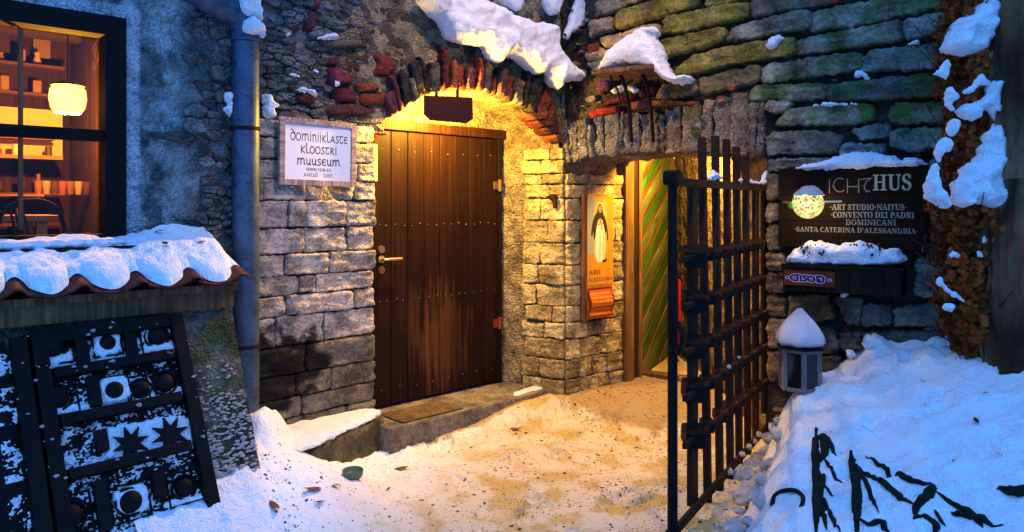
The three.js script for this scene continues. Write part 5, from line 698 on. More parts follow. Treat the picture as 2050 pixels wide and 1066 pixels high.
// icon board
{
  const W = 0.215, P0 = FI.local(1172, 390, 0.05), P1 = FI.local(1172, 640, 0.05), P2 = FI.local(1226, 500, 0.05), w = P2[0] - P0[0], H = P0[1] - P1[1];
  const ic = FI.put(thing('icon_board', 'tall painted icon board of a robed saint on the lit reveal', 'icon'));
  const t = canvas(256, 1024, (g, cw, ch) => {
    g.fillStyle = '#c98a2c'; g.fillRect(0, 0, cw, ch); for (let i = 0; i < 500; i++) { g.fillStyle = `rgba(${90 + rnd() * 120},${50 + rnd() * 70},20,0.10)`; g.fillRect(rnd() * cw, rnd() * ch, 2 + rnd() * 3, 60 + rnd() * 200); }
    g.fillStyle = '#8f9a80'; g.fillRect(14, 20, 60, 470); g.fillStyle = '#b9a04a'; g.fillRect(74, 20, 120, 470);
    const E = (x, y, a, b, c) => { g.fillStyle = c; g.beginPath(); g.ellipse(x, y, a, b, 0, 0, 6.3); g.fill(); }, Q = (c, d) => { g.fillStyle = c; g.fill(new Path2D(d)); };
    E(130, 106, 40, 44, '#e7cf8a'); E(130, 106, 34, 38, '#d7b860');
    Q('#ded2ac', 'M104 205C88 270 92 380 82 470C84 520 96 548 108 560L168 562C178 520 176 440 178 380C180 310 172 250 158 205Z');                       // long pale tunic, narrowing to the feet
    Q('#c9bb8e', 'M128 300C120 380 126 470 118 556L132 558C138 470 134 380 138 300Z'); Q('#c4b488', 'M156 300C160 380 150 470 156 552L166 550C168 470 170 380 166 310Z'); Q('#f0e8cc', 'M104 290C98 380 100 460 96 530L108 536C110 460 110 380 112 300Z');
    Q('#2b211a', 'M128 74C104 80 104 128 98 150C70 176 52 232 44 330L56 350L66 300L70 372L84 360C90 300 98 250 112 214L130 196L150 214C164 250 172 300 178 330L190 300L194 386L206 376C206 300 196 220 160 156C154 130 154 80 128 74Z');   // dark cape from the head over the shoulders
    E(130, 112, 17, 24, '#c78850'); Q('#efe4c8', 'M112 128C116 152 144 152 148 128C146 146 114 146 112 128Z'); g.fillStyle = '#3a2214'; g.fillRect(121, 106, 6, 3); g.fillRect(134, 106, 6, 3); g.fillRect(126, 124, 9, 3);
    E(118, 246, 13, 9, '#c07a46'); E(146, 240, 12, 9, '#c07a46'); E(132, 222, 10, 14, '#a8482a'); Q('#7a5a2a', 'M138 234L146 232L152 300L144 302Z'); Q('#3c2410', 'M150 548C160 540 176 546 186 530C196 520 200 540 188 556C176 570 158 568 150 560Z');
    for (let i = 0; i < 700; i++) { g.fillStyle = rnd() < 0.5 ? `rgba(40,20,5,${rnd() * 0.25})` : `rgba(230,190,110,${rnd() * 0.2})`; g.fillRect(rnd() * cw, rnd() * ch, 1 + rnd() * 4, 2 + rnd() * 12); }
    g.fillStyle = '#33200f'; g.font = 'bold 50px serif'; g.fillText('ARD', 24, 660); g.font = 'bold 42px serif'; g.fillText('ALEXXANDO', 20, 718, 226); g.fillText('EXUCHENINO', 20, 774, 226);
  });
  const wood = std({ color: C(0.2, 0.09, 0.07), map: TX.wood }), face = std({ map: t, roughness: 0.55 }); const bg = box(w, H, 0.03, P0[0] + w / 2, P1[1] + H / 2, 0.045);
  mesh('board', bg, [wood, wood, wood, wood, face, wood], ic);
  mesh('side_batten', uvBox(box(0.03, H + 0.03, 0.05, P0[0] - 0.016, P1[1] + H / 2 - 0.01, 0.05, 0.004), 1), wood, ic);
  const t2 = canvas(256, 256, (g) => { g.fillStyle = '#b5561c'; g.fillRect(0, 0, 256, 256); g.strokeStyle = '#5c1408'; g.lineWidth = 14; g.strokeRect(4, 10, 248, 236); g.strokeStyle = '#e6a84a'; g.lineWidth = 4; for (let y = 50; y < 230; y += 34) { g.beginPath(); for (let x = 20; x < 238; x += 8) g.lineTo(x, y + Math.sin(x * 0.4 + y) * 5 + (rnd() - 0.5) * 6); g.stroke(); } g.fillStyle = '#5c1408'; g.font = 'bold 34px serif'; g.fillText('~ ~~~ ~', 40, 120); });
  const sp = FI.poly([[1180, 578], [1224, 632]], 0.075); const pg = new THREE.PlaneGeometry(sp[1][0] - sp[0][0] + 0.02, sp[0][1] - sp[1][1], 6, 12), pp = pg.attributes.position; for (let i = 0; i < pp.count; i++) { const v = pp.getY(i) / (sp[0][1] - sp[1][1]); pp.setZ(i, 0.018 * Math.cos(v * 7) + (v < -0.4 ? 0.015 : 0)); } pg.computeVertexNormals();
  const sc = mesh('scroll', pg, std({ map: t2, side: THREE.DoubleSide }), ic); sc.position.set((sp[0][0] + sp[1][0]) / 2, (sp[0][1] + sp[1][1]) / 2, 0.085);
}

// ------------------------------------------------------------------ iron gate
{
  const gt = FG.put(thing('iron_gate', 'open wrought iron lattice gate of rusty black bars', 'gate'));
  const S = (px, py = 500) => FG.local(px, py, 0)[0], GL = Math.hypot(GH[0] - GN[0], GH[1] - GN[1]);
  const bar = (n, s, y0, y1, w, d, lean = 0) => { const g = box(w, y1 - y0, d, 0, (y0 + y1) / 2, 0, Math.min(w, d) * 0.2); const p = g.attributes.position; for (let i = 0; i < p.count; i++) { const y = p.getY(i); p.setX(i, p.getX(i) + lean * (y - 1) + 0.004 * noi(y * 5, s * 9)); p.setZ(i, p.getZ(i) + 0.004 * noi(y * 4, s * 7 + 5)); } g.computeVertexNormals(); const m = mesh(n, uvBox(g, 1, s), M.iron, gt); m.position.x = s; return m; };
  mesh('end_post', new THREE.CylinderGeometry(0.022, 0.024, 1.72, 14, 8).translate(0.01, 0.83, 0), M.blackIron, gt);
  mesh('post_cap', new RoundedBoxGeometry(0.1, 0.07, 0.07, 2, 0.015).translate(0.015, 1.675, 0), M.blackIron, gt);
  bar('flat_bar', S(1387), 0.06, 1.66, 0.09, 0.03);
  const tops = [[1403, 274], [1430, 271], [1452, 278], [1472, 293], [1491, 312]], low = [0.0, 0.0, 0.02, 0.03, 0.06];
  tops.forEach(([px, py], i) => { const l = FG.local(px, py, 0), s = S(px + 8 - i, 500); bar('bar', s, low[i] - 0.02, l[1], 0.046, 0.036, (l[0] - s) * 0.7); });
  bar('flat_bar', S(1513), 0.08, 1.66, 0.08, 0.026); 
  const railAt = (y, n, h, slope = 0) => { const g = box(GL - 0.01, h, 0.02, GL / 2, 0, 0, 0.004); const m = mesh(n, uvBox(g, 1, y), M.iron, gt); m.position.set(0, y, 0.026); m.rotation.z = slope; };
  railAt(1.655, 'top_rail', 0.04); railAt(0.045, 'bottom_rail', 0.045, 0.05);
  const ss = [S(1384), ...tops.map(([px], i) => S(px + 8 - i, 500)), S(1513), GL - 0.03];
  for (const y of [1.29, 1.065, 0.845, 0.63, 0.405]) {
    const g = box(GL - 0.09, 0.028, 0.022, (GL + 0.09) / 2 - 0.01, 0, 0, 0.004).rotateX(0.0); const m = mesh('cross_rail', uvBox(g, 1, y), M.iron, gt); m.position.set(0, y, 0.03); m.rotation.z = 0.012;
    for (let i = 0; i < ss.length - 1; i++) { const big = i === 0 ? 1.5 : 1; const c = mesh('collar', uvBox(box(0.074 * big, 0.06 * big, 0.07 * big, 0, 0, 0, 0.012).rotateZ(0.25).rotateY(0.6), 3, i), i < 2 ? M.blackIron : M.iron, gt); c.position.set(ss[i], y + ss[i] * 0.012, 0.012); }
    for (let i = 0; i < ss.length - 2; i++) { const q = mesh('stud', uvBox(box(0.03, 0.032, 0.028, 0, 0, 0, 0.006).rotateX(0.5), 3, i * 0.3), M.iron, gt); q.position.set((ss[i] + ss[i + 1]) / 2, y + ss[i] * 0.012, 0.036); }
  }
  mesh('hinge_post', new THREE.CylinderGeometry(0.02, 0.02, 1.45, 12).translate(GL - 0.01, 0.93, 0), M.iron, gt);
  const l = FG.local(1338, 675, 0.0); mesh('latch_ring', new THREE.TorusGeometry(0.05, 0.012, 8, 24).scale(0.62, 1.3, 1).rotateY(0.9).translate(l[0] + 0.005, l[1], 0.045), M.blackIron, gt);
  mesh('foot', merge([box(0.08, 0.05, 0.06, 0.005, 0.005, 0, 0.01)]), M.blackIron, gt);
  for (const [p, T] of [[[[1418, 358], [1422, 350], [1430, 340], [1438, 350], [1446, 359]], 0.018], [[[1478, 363], [1482, 356], [1488, 357], [1490, 364]], 0.012], [[[1496, 366], [1502, 360], [1518, 364], [1520, 369]], 0.012], [[[1518, 368], [1528, 360], [1534, 342], [1542, 340], [1546, 356], [1538, 370]], 0.02]]) snowOn('snow_cap', FG, p, 0.02, T, 0.02, gt, 0.005);
  for (const [px, py, r] of [[1460, 735, 0.013], [1480, 716, 0.01], [1462, 945, 0.02], [1487, 910, 0.018], [1500, 895, 0.02], [1512, 885, 0.016], [1520, 870, 0.02]]) { const q = FG.local(px, py, 0.04); mesh('snow_lump', blob(r, 1.2, 0.9, 0.9, px, 0.25, 2).translate(q[0], q[1], 0.04), M.snow, gt); }
}

// ------------------------------------------------------------------ signs
// uncial lettering drawn with strokes: each glyph in a box 1 high, returns its width
const GL_ = {
  d: [0.62, 'M.31 .98A.28 .3 0 1 0 .31 .38A.28 .3 0 0 0 .31 .98M.58 .62C.56 .35 .35 .2 .1 .12'], o: [0.6, 'M.3 .98A.27 .3 0 1 0 .3 .38A.27 .3 0 0 0 .3 .98'],
  m: [0.98, 'M.08 .42C.2 .5 .14 .8 .1 .98M.2 .55C.3 .36 .5 .36 .48 .6L.48 .97M.5 .55C.6 .34 .86 .36 .84 .62C.83 .8 .86 .94 .95 .92'], i: [0.24, 'M.08 .42L.13 .46L.13 .97M.12 .24L.14 .26'], n: [0.6, 'M.08 .42L.13 .48L.13 .97M.14 .58C.24 .36 .5 .36 .48 .62L.48 .92L.56 .96'],
  k: [0.54, 'M.12 .4L.12 .98M.5 .4L.14 .7L.52 .98'], l: [0.44, 'M.1 .12L.14 .9C.2 1 .34 .96 .42 .92'], a: [0.6, 'M.05 .98L.34 .4L.54 .98M.14 .8L.48 .8'], s: [0.46, 'M.42 .46C.3 .36 .1 .4 .14 .56C.2 .7 .42 .68 .4 .86C.36 1 .14 1 .06 .92'],
  t: [0.52, 'M.04 .42L.5 .4M.26 .42C.04 .6 .08 1 .3 .97C.4 .96 .46 .9 .48 .86'], e: [0.54, 'M.48 .46C.32 .34 .08 .44 .08 .7C.08 1 .36 1.02 .5 .88M.1 .68L.46 .64'], r: [0.56, 'M.12 .42L.12 .98M.12 .44C.5 .34 .5 .66 .16 .68L.5 .98'], u: [0.58, 'M.08 .42C.14 .5 .06 .98 .28 .97C.44 .96 .48 .7 .48 .42L.48 .9L.56 .97'],
  v: [0.5, 'M.06 .42L.26 .97L.46 .42'], p: [0.56, 'M.12 .42L.12 1.2M.12 .5C.3 .3 .56 .4 .52 .7C.48 1 .26 1 .14 .9'], ' ': [0.4, ''],
};
function uncial(g, text, cx, y, size, lw, fit) { let w = 0; for (const c of text) w += GL_[c][0] + 0.06; const kx = fit ? fit / (w * size) : 1; g.save(); g.translate(cx, 0); g.scale(kx, 1); g.translate(-cx, 0); let x = cx - w * size / 2; for (const c of text) { const [gw, d] = GL_[c]; g.save(); g.translate(x, y); g.scale(size, size); g.lineWidth = lw / size; g.lineCap = 'round'; g.lineJoin = 'round'; if (d) g.stroke(new Path2D(d)); g.restore(); x += (gw + 0.06) * size; } g.restore(); }
{
  const sg = thing('museum_sign', 'white museum name sign in a pale wooden frame', 'sign');
  const z = 0.075, A = FL.local(560, 234, z), B = FL.local(713, 248, z), D = FL.local(554, 371, z), E = FL.local(706, 373, z);
  FL.put(sg); const cx = (A[0] + B[0] + D[0] + E[0]) / 4, cy = (A[1] + B[1] + D[1] + E[1]) / 4, w = (B[0] - A[0] + E[0] - D[0]) / 2, h = (A[1] - D[1] + B[1] - E[1]) / 2; sg.position.copy(FL.world(cx, cy, z)); sg.rotateZ(-0.012);
  const t = canvas(1024, Math.round(1024 * (h - 0.07) / (w - 0.07)), (g, cw, ch) => {
    g.fillStyle = '#e9e9ee'; g.fillRect(0, 0, cw, ch); for (let i = 0; i < 260; i++) { g.fillStyle = `rgba(120,120,140,${rnd() * 0.05})`; g.fillRect(rnd() * cw, rnd() * ch, 30 + rnd() * 120, 2 + rnd() * 8); }
    g.strokeStyle = '#1a1726'; uncial(g, 'dominiiklaste', cw * 0.52, ch * 0.10, ch * 0.21, 15, cw * 0.84); uncial(g, 'kloostri', cw * 0.51, ch * 0.32, ch * 0.2, 15, cw * 0.54); uncial(g, 'muuseum', cw * 0.51, ch * 0.535, ch * 0.185, 16, cw * 0.64);
    g.fillStyle = '#1a1726'; g.font = `bold ${Math.round(ch * 0.072)}px sans-serif`; g.textAlign = 'center'; g.fillText('WWW.1246.EU', cw * 0.51, ch * 0.82); uncial(g, 'avatud   open', cw * 0.5, ch * 0.825, ch * 0.095, 7, cw * 0.42);
  });
  mesh('board', box(w - 0.05, h - 0.05, 0.012), [M.signWood, M.signWood, M.signWood, M.signWood, std({ map: t, roughness: 0.5 }), M.signWood], sg);
  const bw = 0.032; for (const [x, y, l, r] of [[0, h / 2 - bw / 2, w, 0], [0, -h / 2 + bw / 2, w, Math.PI], [-w / 2 + bw / 2, 0, h, Math.PI / 2], [w / 2 - bw / 2, 0, h, -Math.PI / 2]]) { const s = new THREE.Shape([[-l / 2, bw / 2], [l / 2, bw / 2], [l / 2 - bw + 0.0015, -bw / 2], [-l / 2 + bw - 0.0015, -bw / 2]].map((p) => new THREE.Vector2(...p))); const g = new THREE.ExtrudeGeometry(s, { depth: 0.02, bevelEnabled: true, bevelSize: 0.0015, bevelThickness: 0.003, bevelSegments: 2 }); const m = mesh('frame_rail', uvBox(g, 1, l, r), M.signWood, sg); m.position.set(x, y, -0.002); m.rotation.z = r; }
}
{
  const z = 0.07, A = FR.local(1560, 345, z), B = FR.local(1858, 322, z), E = FR.local(1855, 500, z), D = FR.local(1560, 496, z), w = B[0] - A[0], h = (A[1] - D[1] + B[1] - E[1]) / 2, cx = (A[0] + B[0]) / 2, cy = (A[1] + D[1] + B[1] + E[1]) / 4;
  const sg = FR.put(thing('art_studio_sign', 'dark plank sign with pale hand lettering and snow along its top', 'sign')); sg.position.copy(FR.world(cx, cy, z));
  const CW = 1500, CH = Math.round(CW * h / w), X = (px) => (FR.local(px, 400, z)[0] - cx + w / 2) / w * CW, Y = (px, py) => (cy + h / 2 - FR.local(px, py, z)[1]) / h * CH;
  const t = canvas(CW, CH, (g) => {
    g.fillStyle = '#1d130d'; g.fillRect(0, 0, CW, CH); for (let i = 0; i < 900; i++) { g.fillStyle = rnd() < 0.5 ? `rgba(70,36,16,${rnd() * 0.25})` : `rgba(5,4,3,${rnd() * 0.3})`; g.fillRect(rnd() * CW, rnd() * CH, 60 + rnd() * 300, 1 + rnd() * 3); }
    const T = (s, px0, px1, py, sz, col, font = 'bold') => { g.fillStyle = col; g.textAlign = 'left'; g.textBaseline = 'middle'; g.font = `${font} ${sz}px serif`; const x0 = X(px0), x1 = X(px1), m = g.measureText(s).width; g.save(); g.translate(x0, Y((px0 + px1) / 2, py)); g.scale((x1 - x0) / m, 1); g.fillText(s, 0, 0); g.restore(); };
    const big = CH * 0.17; const L = (d, px, py, sz, lw, col) => { g.save(); g.strokeStyle = col; g.lineCap = 'round'; g.lineWidth = lw; g.beginPath(); g.translate(X(px), Y(px, py)); for (const p of d) p.forEach(([x, y], i) => i ? g.lineTo(x * sz, y * sz) : g.moveTo(x * sz, y * sz)); g.stroke(); g.restore(); };
    const f1 = '#8a8468', f2 = '#a3a578';
    L([[[0, 0], [0, 1]], [[0.2, 0.5], [0.22, 0.52]]], 1662, 360, big, 9, f1); g.strokeStyle = f1; g.lineWidth = 9; g.beginPath(); g.ellipse(X(1683), Y(1683, 371), big * 0.42, big * 0.5, 0, 0.8, 5.4); g.stroke();
    L([[[0, 0], [0, 1]], [[0, 0.55], [0.75, 0.55]], [[0.75, 0], [0.75, 1]], [[1.0, 0.5], [1.02, 0.5]]], 1698, 359, big, 10, f1); L([[[0, 0.08], [0.7, 0.02], [0.35, 0.3], [0.25, 0.75], [0.42, 1], [0.6, 0.92]], [[0.85, 0.5], [0.87, 0.5]]], 1724, 357, big, 10, f1);
    T('HUS', 1748, 1828, 366, CH * 0.27, f2); T('·ART STUDIO·NAITUS·', 1663, 1817, 415, CH * 0.1, '#918c7a'); T('·CONVENTO DEI PADRI', 1664, 1832, 431, CH * 0.1, '#918c7a'); T('DOMINICANI', 1694, 1796, 446, CH * 0.085, '#8a8574'); T("·SANTA CATERINA D'ALESSANDRIA·", 1592, 1840, 461, CH * 0.085, '#918c7a');
  });
  const pb = 3; for (let k = 0; k < pb; k++) { const ph = h / pb - 0.003, g = new THREE.BoxGeometry(w, ph, 0.03), u = g.attributes.uv; for (let i = 16; i < 20; i++) u.setY(i, 1 - (k + 1 - u.getY(i)) / pb); const m = mesh('plank', g, [M.darkWood, M.darkWood, M.darkWood, M.darkWood, M.signFace || (M.signFace = std({ map: t, roughness: 0.8, specularIntensity: 0.12, bumpMap: TX.woodB, bumpScale: 0.002 })), M.darkWood], sg); m.position.y = h / 2 - (k + 0.5) * h / pb; }
  for (const x of [-w / 2 + 0.08, w / 2 - 0.1]) mesh('batten', box(0.05, h + 0.02, 0.03, x, 0, -0.031), M.darkWood, sg);
  const sn = snowGeo(FR.poly([[1588, 341], [1594, 332], [1630, 328], [1660, 318], [1696, 306], [1730, 303], [1760, 306], [1790, 317], [1826, 316], [1850, 318], [1858, 328], [1850, 336], [1760, 337], [1700, 340], [1640, 342]], 0.09).map(([x, y]) => [x - cx, y - cy]), 0.055, 0.05, 0.008, 0.3); const m = mesh('snow_cap', sn, M.snow, sg); m.position.z = 0.0;
  // stained glass globe lamp on an iron arm
  const lp = FR.put(thing('globe_lamp', 'glowing mosaic glass globe lamp with a snow cap on the plank sign', 'lamp'));
  const zc = 0.2, c = FR.local(1618, 408, zc), r = 30 / FOC * c[2];
  const gtx = canvas(512, 256, (g) => { g.fillStyle = '#d9cf8a'; g.fillRect(0, 0, 512, 256); const cs = ['#f7e9a0', '#fff8e0', '#cfe07a', '#a8d080', '#e06a2a', '#2f9a4a', '#2a6ac0', '#fff0c0', '#e0c050', '#c03018', '#1f7a3a', '#702010']; for (let i = 0; i < 900; i++) { const y = rnd() * 256, top = y < 120 && y > 40; g.fillStyle = cs[Math.floor(rnd() * (top ? 12 : 6))]; const x = rnd() * 512, s = 5 + rnd() * 9; g.save(); g.translate(x, y); g.rotate(rnd() * 3); g.fillRect(-s / 2, -s / 2, s, s); g.restore(); } for (let i = 0; i < 260; i++) { g.fillStyle = ['#403018', '#2c4a20', '#5a3010'][i % 3]; g.fillRect(rnd() * 512, rnd() * 256, 5 + rnd() * 7, 3 + rnd() * 3); } });
  mesh('globe', new THREE.SphereGeometry(r, 32, 20).translate(c[0], c[1], zc), std({ map: gtx, emissiveMap: gtx, emissive: C(1, 0.9, 0.55), emissiveIntensity: 1.25, roughness: 0.3 }), lp);
  mesh('arm', merge([tube([[c[0] - 0.19, c[1] + 0.0, 0.0], [c[0] - 0.17, c[1] + 0.01, 0.1], [c[0] - 0.1, c[1] + 0.004, zc], [c[0] - r, c[1], zc]], 0.008, 24, 8), tube([[c[0] + r, c[1] + 0.01, zc], [c[0] + r + 0.1, c[1] + 0.012, zc]], 0.007, 8, 8)]), M.brass, lp);
  mesh('finial', blob(0.018, 1, 1.2, 1, 3, 0.2, 1).translate(c[0] - r - 0.01, c[1] - 0.01, zc), std({ color: C(0.05, 0.25, 0.03) }), lp);
  const cap = new THREE.SphereGeometry(r * 1.08, 24, 10, 0, 6.3, 0, 1.15); const cp = cap.attributes.position; for (let i = 0; i < cp.count; i++) { const k = 1 + 0.12 * noi(cp.getX(i) * 20, cp.getY(i) * 20, cp.getZ(i) * 20); cp.setXYZ(i, cp.getX(i) * k, cp.getY(i) * k * 1.05, cp.getZ(i) * k); } cap.computeVertexNormals(); mesh('snow_cap', cap.translate(c[0], c[1] + 0.006, zc - 0.012), Object.assign(M.snow.clone(), { side: THREE.DoubleSide }), lp);
  const pl = new THREE.PointLight(C(1, 0.66, 0.26), 0.35); pl.position.set(c[0], c[1], zc); pl.castShadow = true; pl.shadow.radius = r / 0.02 * 0.9; lp.add(pl);
  lp.children.find((o) => o.name === 'globe').castShadow = false;
  // flower box with its small name plate
  const fb = FR.put(thing('flower_box', 'dark wooden flower box heaped with snow under the plank sign', 'flower box'));
  const q0 = FR.local(1568, 532, 0.2), q1 = FR.local(1806, 532, 0.2), qb = FR.local(1690, 588, 0.2), fw = q1[0] - q0[0], fh = q0[1] - qb[1], fx = (q0[0] + q1[0]) / 2, fy = (q0[1] + qb[1]) / 2;
  mesh('front', uvBox(box(fw, fh, 0.02, fx, fy, 0.19), 1), M.darkWood, fb); mesh('bottom', box(fw, 0.02, 0.16, fx, fy - fh / 2 + 0.01, 0.10), M.darkWood, fb); mesh('end', box(0.02, fh, 0.16, fx - fw / 2 + 0.01, fy, 0.10), M.darkWood, fb); mesh('end', box(0.02, fh, 0.16, fx + fw / 2 - 0.01, fy, 0.10), M.darkWood, fb);
  mesh('rim', box(fw + 0.02, 0.02, 0.03, fx, fy + fh / 2 + 0.003, 0.195), M.darkWood, fb);
  const sp = snowGeo(FR.poly([[1568, 530], [1576, 514], [1598, 494], [1620, 485], [1644, 483], [1664, 492], [1684, 490], [1708, 484], [1740, 487], [1764, 497], [1800, 500], [1814, 514], [1812, 530], [1700, 532]], 0.15), 0.09, 0.06, 0.009, 0.4); const sm = mesh('snow_cap', sp, M.snow, fb); sm.position.z = 0.125;
  const tw = []; for (const [a, b] of [[1600, 1650], [1690, 1770]]) for (let i = 0; i < 34; i++) { const px = rr(a, b), py = rr(490, 512), l = FR.local(px, py, 0.2), g = blob(rr(0.003, 0.008), 1, 1.4, 1, i, 0.3, 1); g.translate(l[0], l[1], 0.2 + rr(-0.04, 0.02)); tw.push(g); if (i % 4 === 0) tw.push(new THREE.CylinderGeometry(0.0015, 0.0015, 0.06, 5).rotateZ(rr(-0.7, 0.7)).translate(l[0], l[1] - 0.01, 0.2)); }
  const hm = mesh('heather_sprigs', merge(tw), M.deadLeaf, fb); hm.userData.kind = 'stuff';
  const np = FR.put(thing('name_plate', 'small orange-brown board with lavender edged dark lettering on the flower box', 'sign'));
  const pt = canvas(512, 192, (g) => { g.fillStyle = '#5a2c10'; g.fillRect(0, 0, 512, 192); for (let i = 0; i < 200; i++) { g.fillStyle = `rgba(20,8,2,${rnd() * 0.25})`; g.fillRect(rnd() * 512, rnd() * 192, 100, 2 + rnd() * 4); } const draw = (lw, col) => { g.strokeStyle = col; g.lineWidth = lw; g.lineCap = 'round'; g.lineJoin = 'round'; for (const d of ['M150 60C90 60 70 80 70 96C72 120 110 136 140 132L140 64', 'M175 66L175 134', 'M236 68C200 60 190 84 214 94C240 104 232 134 196 130', 'M300 76C270 60 244 78 248 104C254 136 290 140 312 118L300 76L312 104', 'M338 66L344 134M344 80C370 56 408 64 404 104C400 134 380 138 366 134L360 106', 'M34 98L36 98', 'M462 104L464 104']) g.stroke(new Path2D(d)); }; draw(44, '#a58fb8'); draw(20, '#0d0c2a'); });
  const n0 = FR.local(1570, 540, 0.21), n1 = FR.local(1672, 576, 0.21); const nw = n1[0] - n0[0], nh = n0[1] - n1[1]; mesh('plate', box(nw, nh, 0.012, (n0[0] + n1[0]) / 2, (n0[1] + n1[1]) / 2, 0.208), [M.darkWood, M.darkWood, M.darkWood, M.darkWood, std({ map: pt, roughness: 0.6 }), M.darkWood], np);
}
// little snow-capped board on iron brackets
{
  const bt = FR.put(thing('snow_capped_shelf', 'weathered board on iron brackets carrying a tall snow cap', 'shelf'));
  const z = 0.16, P = FR.poly([[1204, 150], [1236, 132], [1260, 124], [1300, 130], [1326, 146], [1322, 154], [1296, 154], [1250, 156], [1215, 158]], z);
  const x0 = P[0][0], x1 = P[4][0], y = (P[0][1] + P[4][1]) / 2;
  const g = uvBox(new RoundedBoxGeometry(x1 - x0, 0.035, 0.3, 3, 0.01), 1), gp = g.attributes.position; for (let i = 0; i < gp.count; i++) gp.setY(i, gp.getY(i) + 0.02 * noi(gp.getX(i) * 9, gp.getZ(i) * 6, 4)); g.computeVertexNormals();
  mesh('board', g, M.oldWood, bt).position.set((x0 + x1) / 2, y + 0.005, 0.16);
  for (const [px, r] of [[1237, 0.007], [1258, 0.014], [1302, 0.014]]) { const a = FR.local(px, 156, 0.1), b = FR.local(px, px === 1237 ? 215 : 285, 0.05); mesh('bracket', tube([[a[0], a[1], 0.22], [a[0], a[1] - 0.05, 0.16], [a[0], mix(a[1], b[1], 0.5), 0.09], [a[0], b[1], 0.05]], r, 20, 8), M.blackIron, bt); }
  snowOn('snow_cap', FR, [[1205, 148], [1212, 128], [1226, 104], [1246, 86], [1276, 68], [1296, 56], [1312, 54], [1317, 66], [1308, 72], [1324, 90], [1330, 116], [1342, 142], [1350, 152], [1362, 158], [1366, 150], [1384, 150], [1384, 160], [1370, 170], [1350, 168], [1330, 158], [1316, 146], [1290, 134], [1258, 130], [1232, 140]], z, 0.15, 0.13, bt, 0.01, 0.12);
  snowOn('snow_lump', FR, [[1222, 182], [1236, 172], [1262, 168], [1280, 178], [1276, 186], [1250, 180], [1230, 190]], 0.06, 0.04, 0.03, bt, 0.008);
}
// ------------------------------------------------------------------ garden lantern, bowl, leaves, forged roots
{
  const d = 4.22, x = (1602 - PW / 2) / FOC * d, by = EYE - (788 - HOR) / FOC * d, k = d / FOC, ln = thing('garden_lantern', 'weathered hexagonal wooden lantern with a pointed cap of snow', 'lantern'); ln.position.set(x, bankH(x, d) - 0.012, -d); ln.rotation.y = 0.35;
  const R = 37 * k, H = 78 * k, wood = std({ color: C(0.42, 0.4, 0.38), map: TX.wood, bumpMap: TX.woodB, bumpScale: 0.004 });
  for (let i = 0; i < 6; i++) { const a = i / 6 * 6.2832; const p = mesh('post', uvBox(box(0.026, H, 0.026, 0, 0, 0, 0.003), 1, i * 0.2), wood, ln); p.position.set(Math.cos(a) * R, H / 2, Math.sin(a) * R); p.rotation.y = -a; }
  for (let i = 0; i < 6; i++) { const a = (i + 0.5) / 6 * 6.2832, q = mesh('pane', box(R * 0.86, H * 0.86, 0.003), new THREE.MeshPhysicalMaterial({ color: 0x202020, roughness: 0.08, transmission: 0.3, thickness: 0 }), ln); q.position.set(Math.cos(a) * R * 0.86, H / 2, Math.sin(a) * R * 0.86); q.rotation.y = -a + Math.PI / 2; }
  mesh('base', new THREE.CylinderGeometry(R * 1.15, R * 1.15, 0.02, 6).rotateY(Math.PI / 6).translate(0, 0.006, 0), wood, ln); mesh('top_rail', new THREE.CylinderGeometry(R * 1.16, R * 1.12, 0.022, 6).rotateY(Math.PI / 6).translate(0, H, 0), wood, ln);
  mesh('candle', new THREE.CylinderGeometry(0.03, 0.03, 0.08, 12).translate(0, 0.055, 0), std({ color: C(0.5, 0.45, 0.35) }), ln);
  mesh('roof', new THREE.ConeGeometry(R * 1.3, 0.12, 6).rotateY(Math.PI / 6).translate(0, H + 0.068, 0), M.blackIron, ln);
  const pr = [[0.0, 0.2], [0.012, 0.196], [0.024, 0.18], [0.042, 0.16], [0.07, 0.128], [0.094, 0.09], [0.109, 0.052], [0.114, 0.02], [0.104, 0.0], [0.05, -0.006]].map(([r, y]) => new THREE.Vector2(r * R / 0.09 * 0.98, y)); const sg = new THREE.LatheGeometry(pr, 36), sp = sg.attributes.position; for (let i = 0; i < sp.count; i++) { const px = sp.getX(i), py = sp.getY(i), pz = sp.getZ(i), q = 1 + 0.10 * noi(px * 22, py * 22, pz * 22) + 0.05 * Math.cos(Math.atan2(pz, px) * 6); sp.setXYZ(i, px * q, py + 0.006 * noi(px * 30, 4, pz * 30), pz * q); } sg.computeVertexNormals(); mesh('snow_cap', sg.translate(0, H + 0.03, 0), M.snow, ln);
}
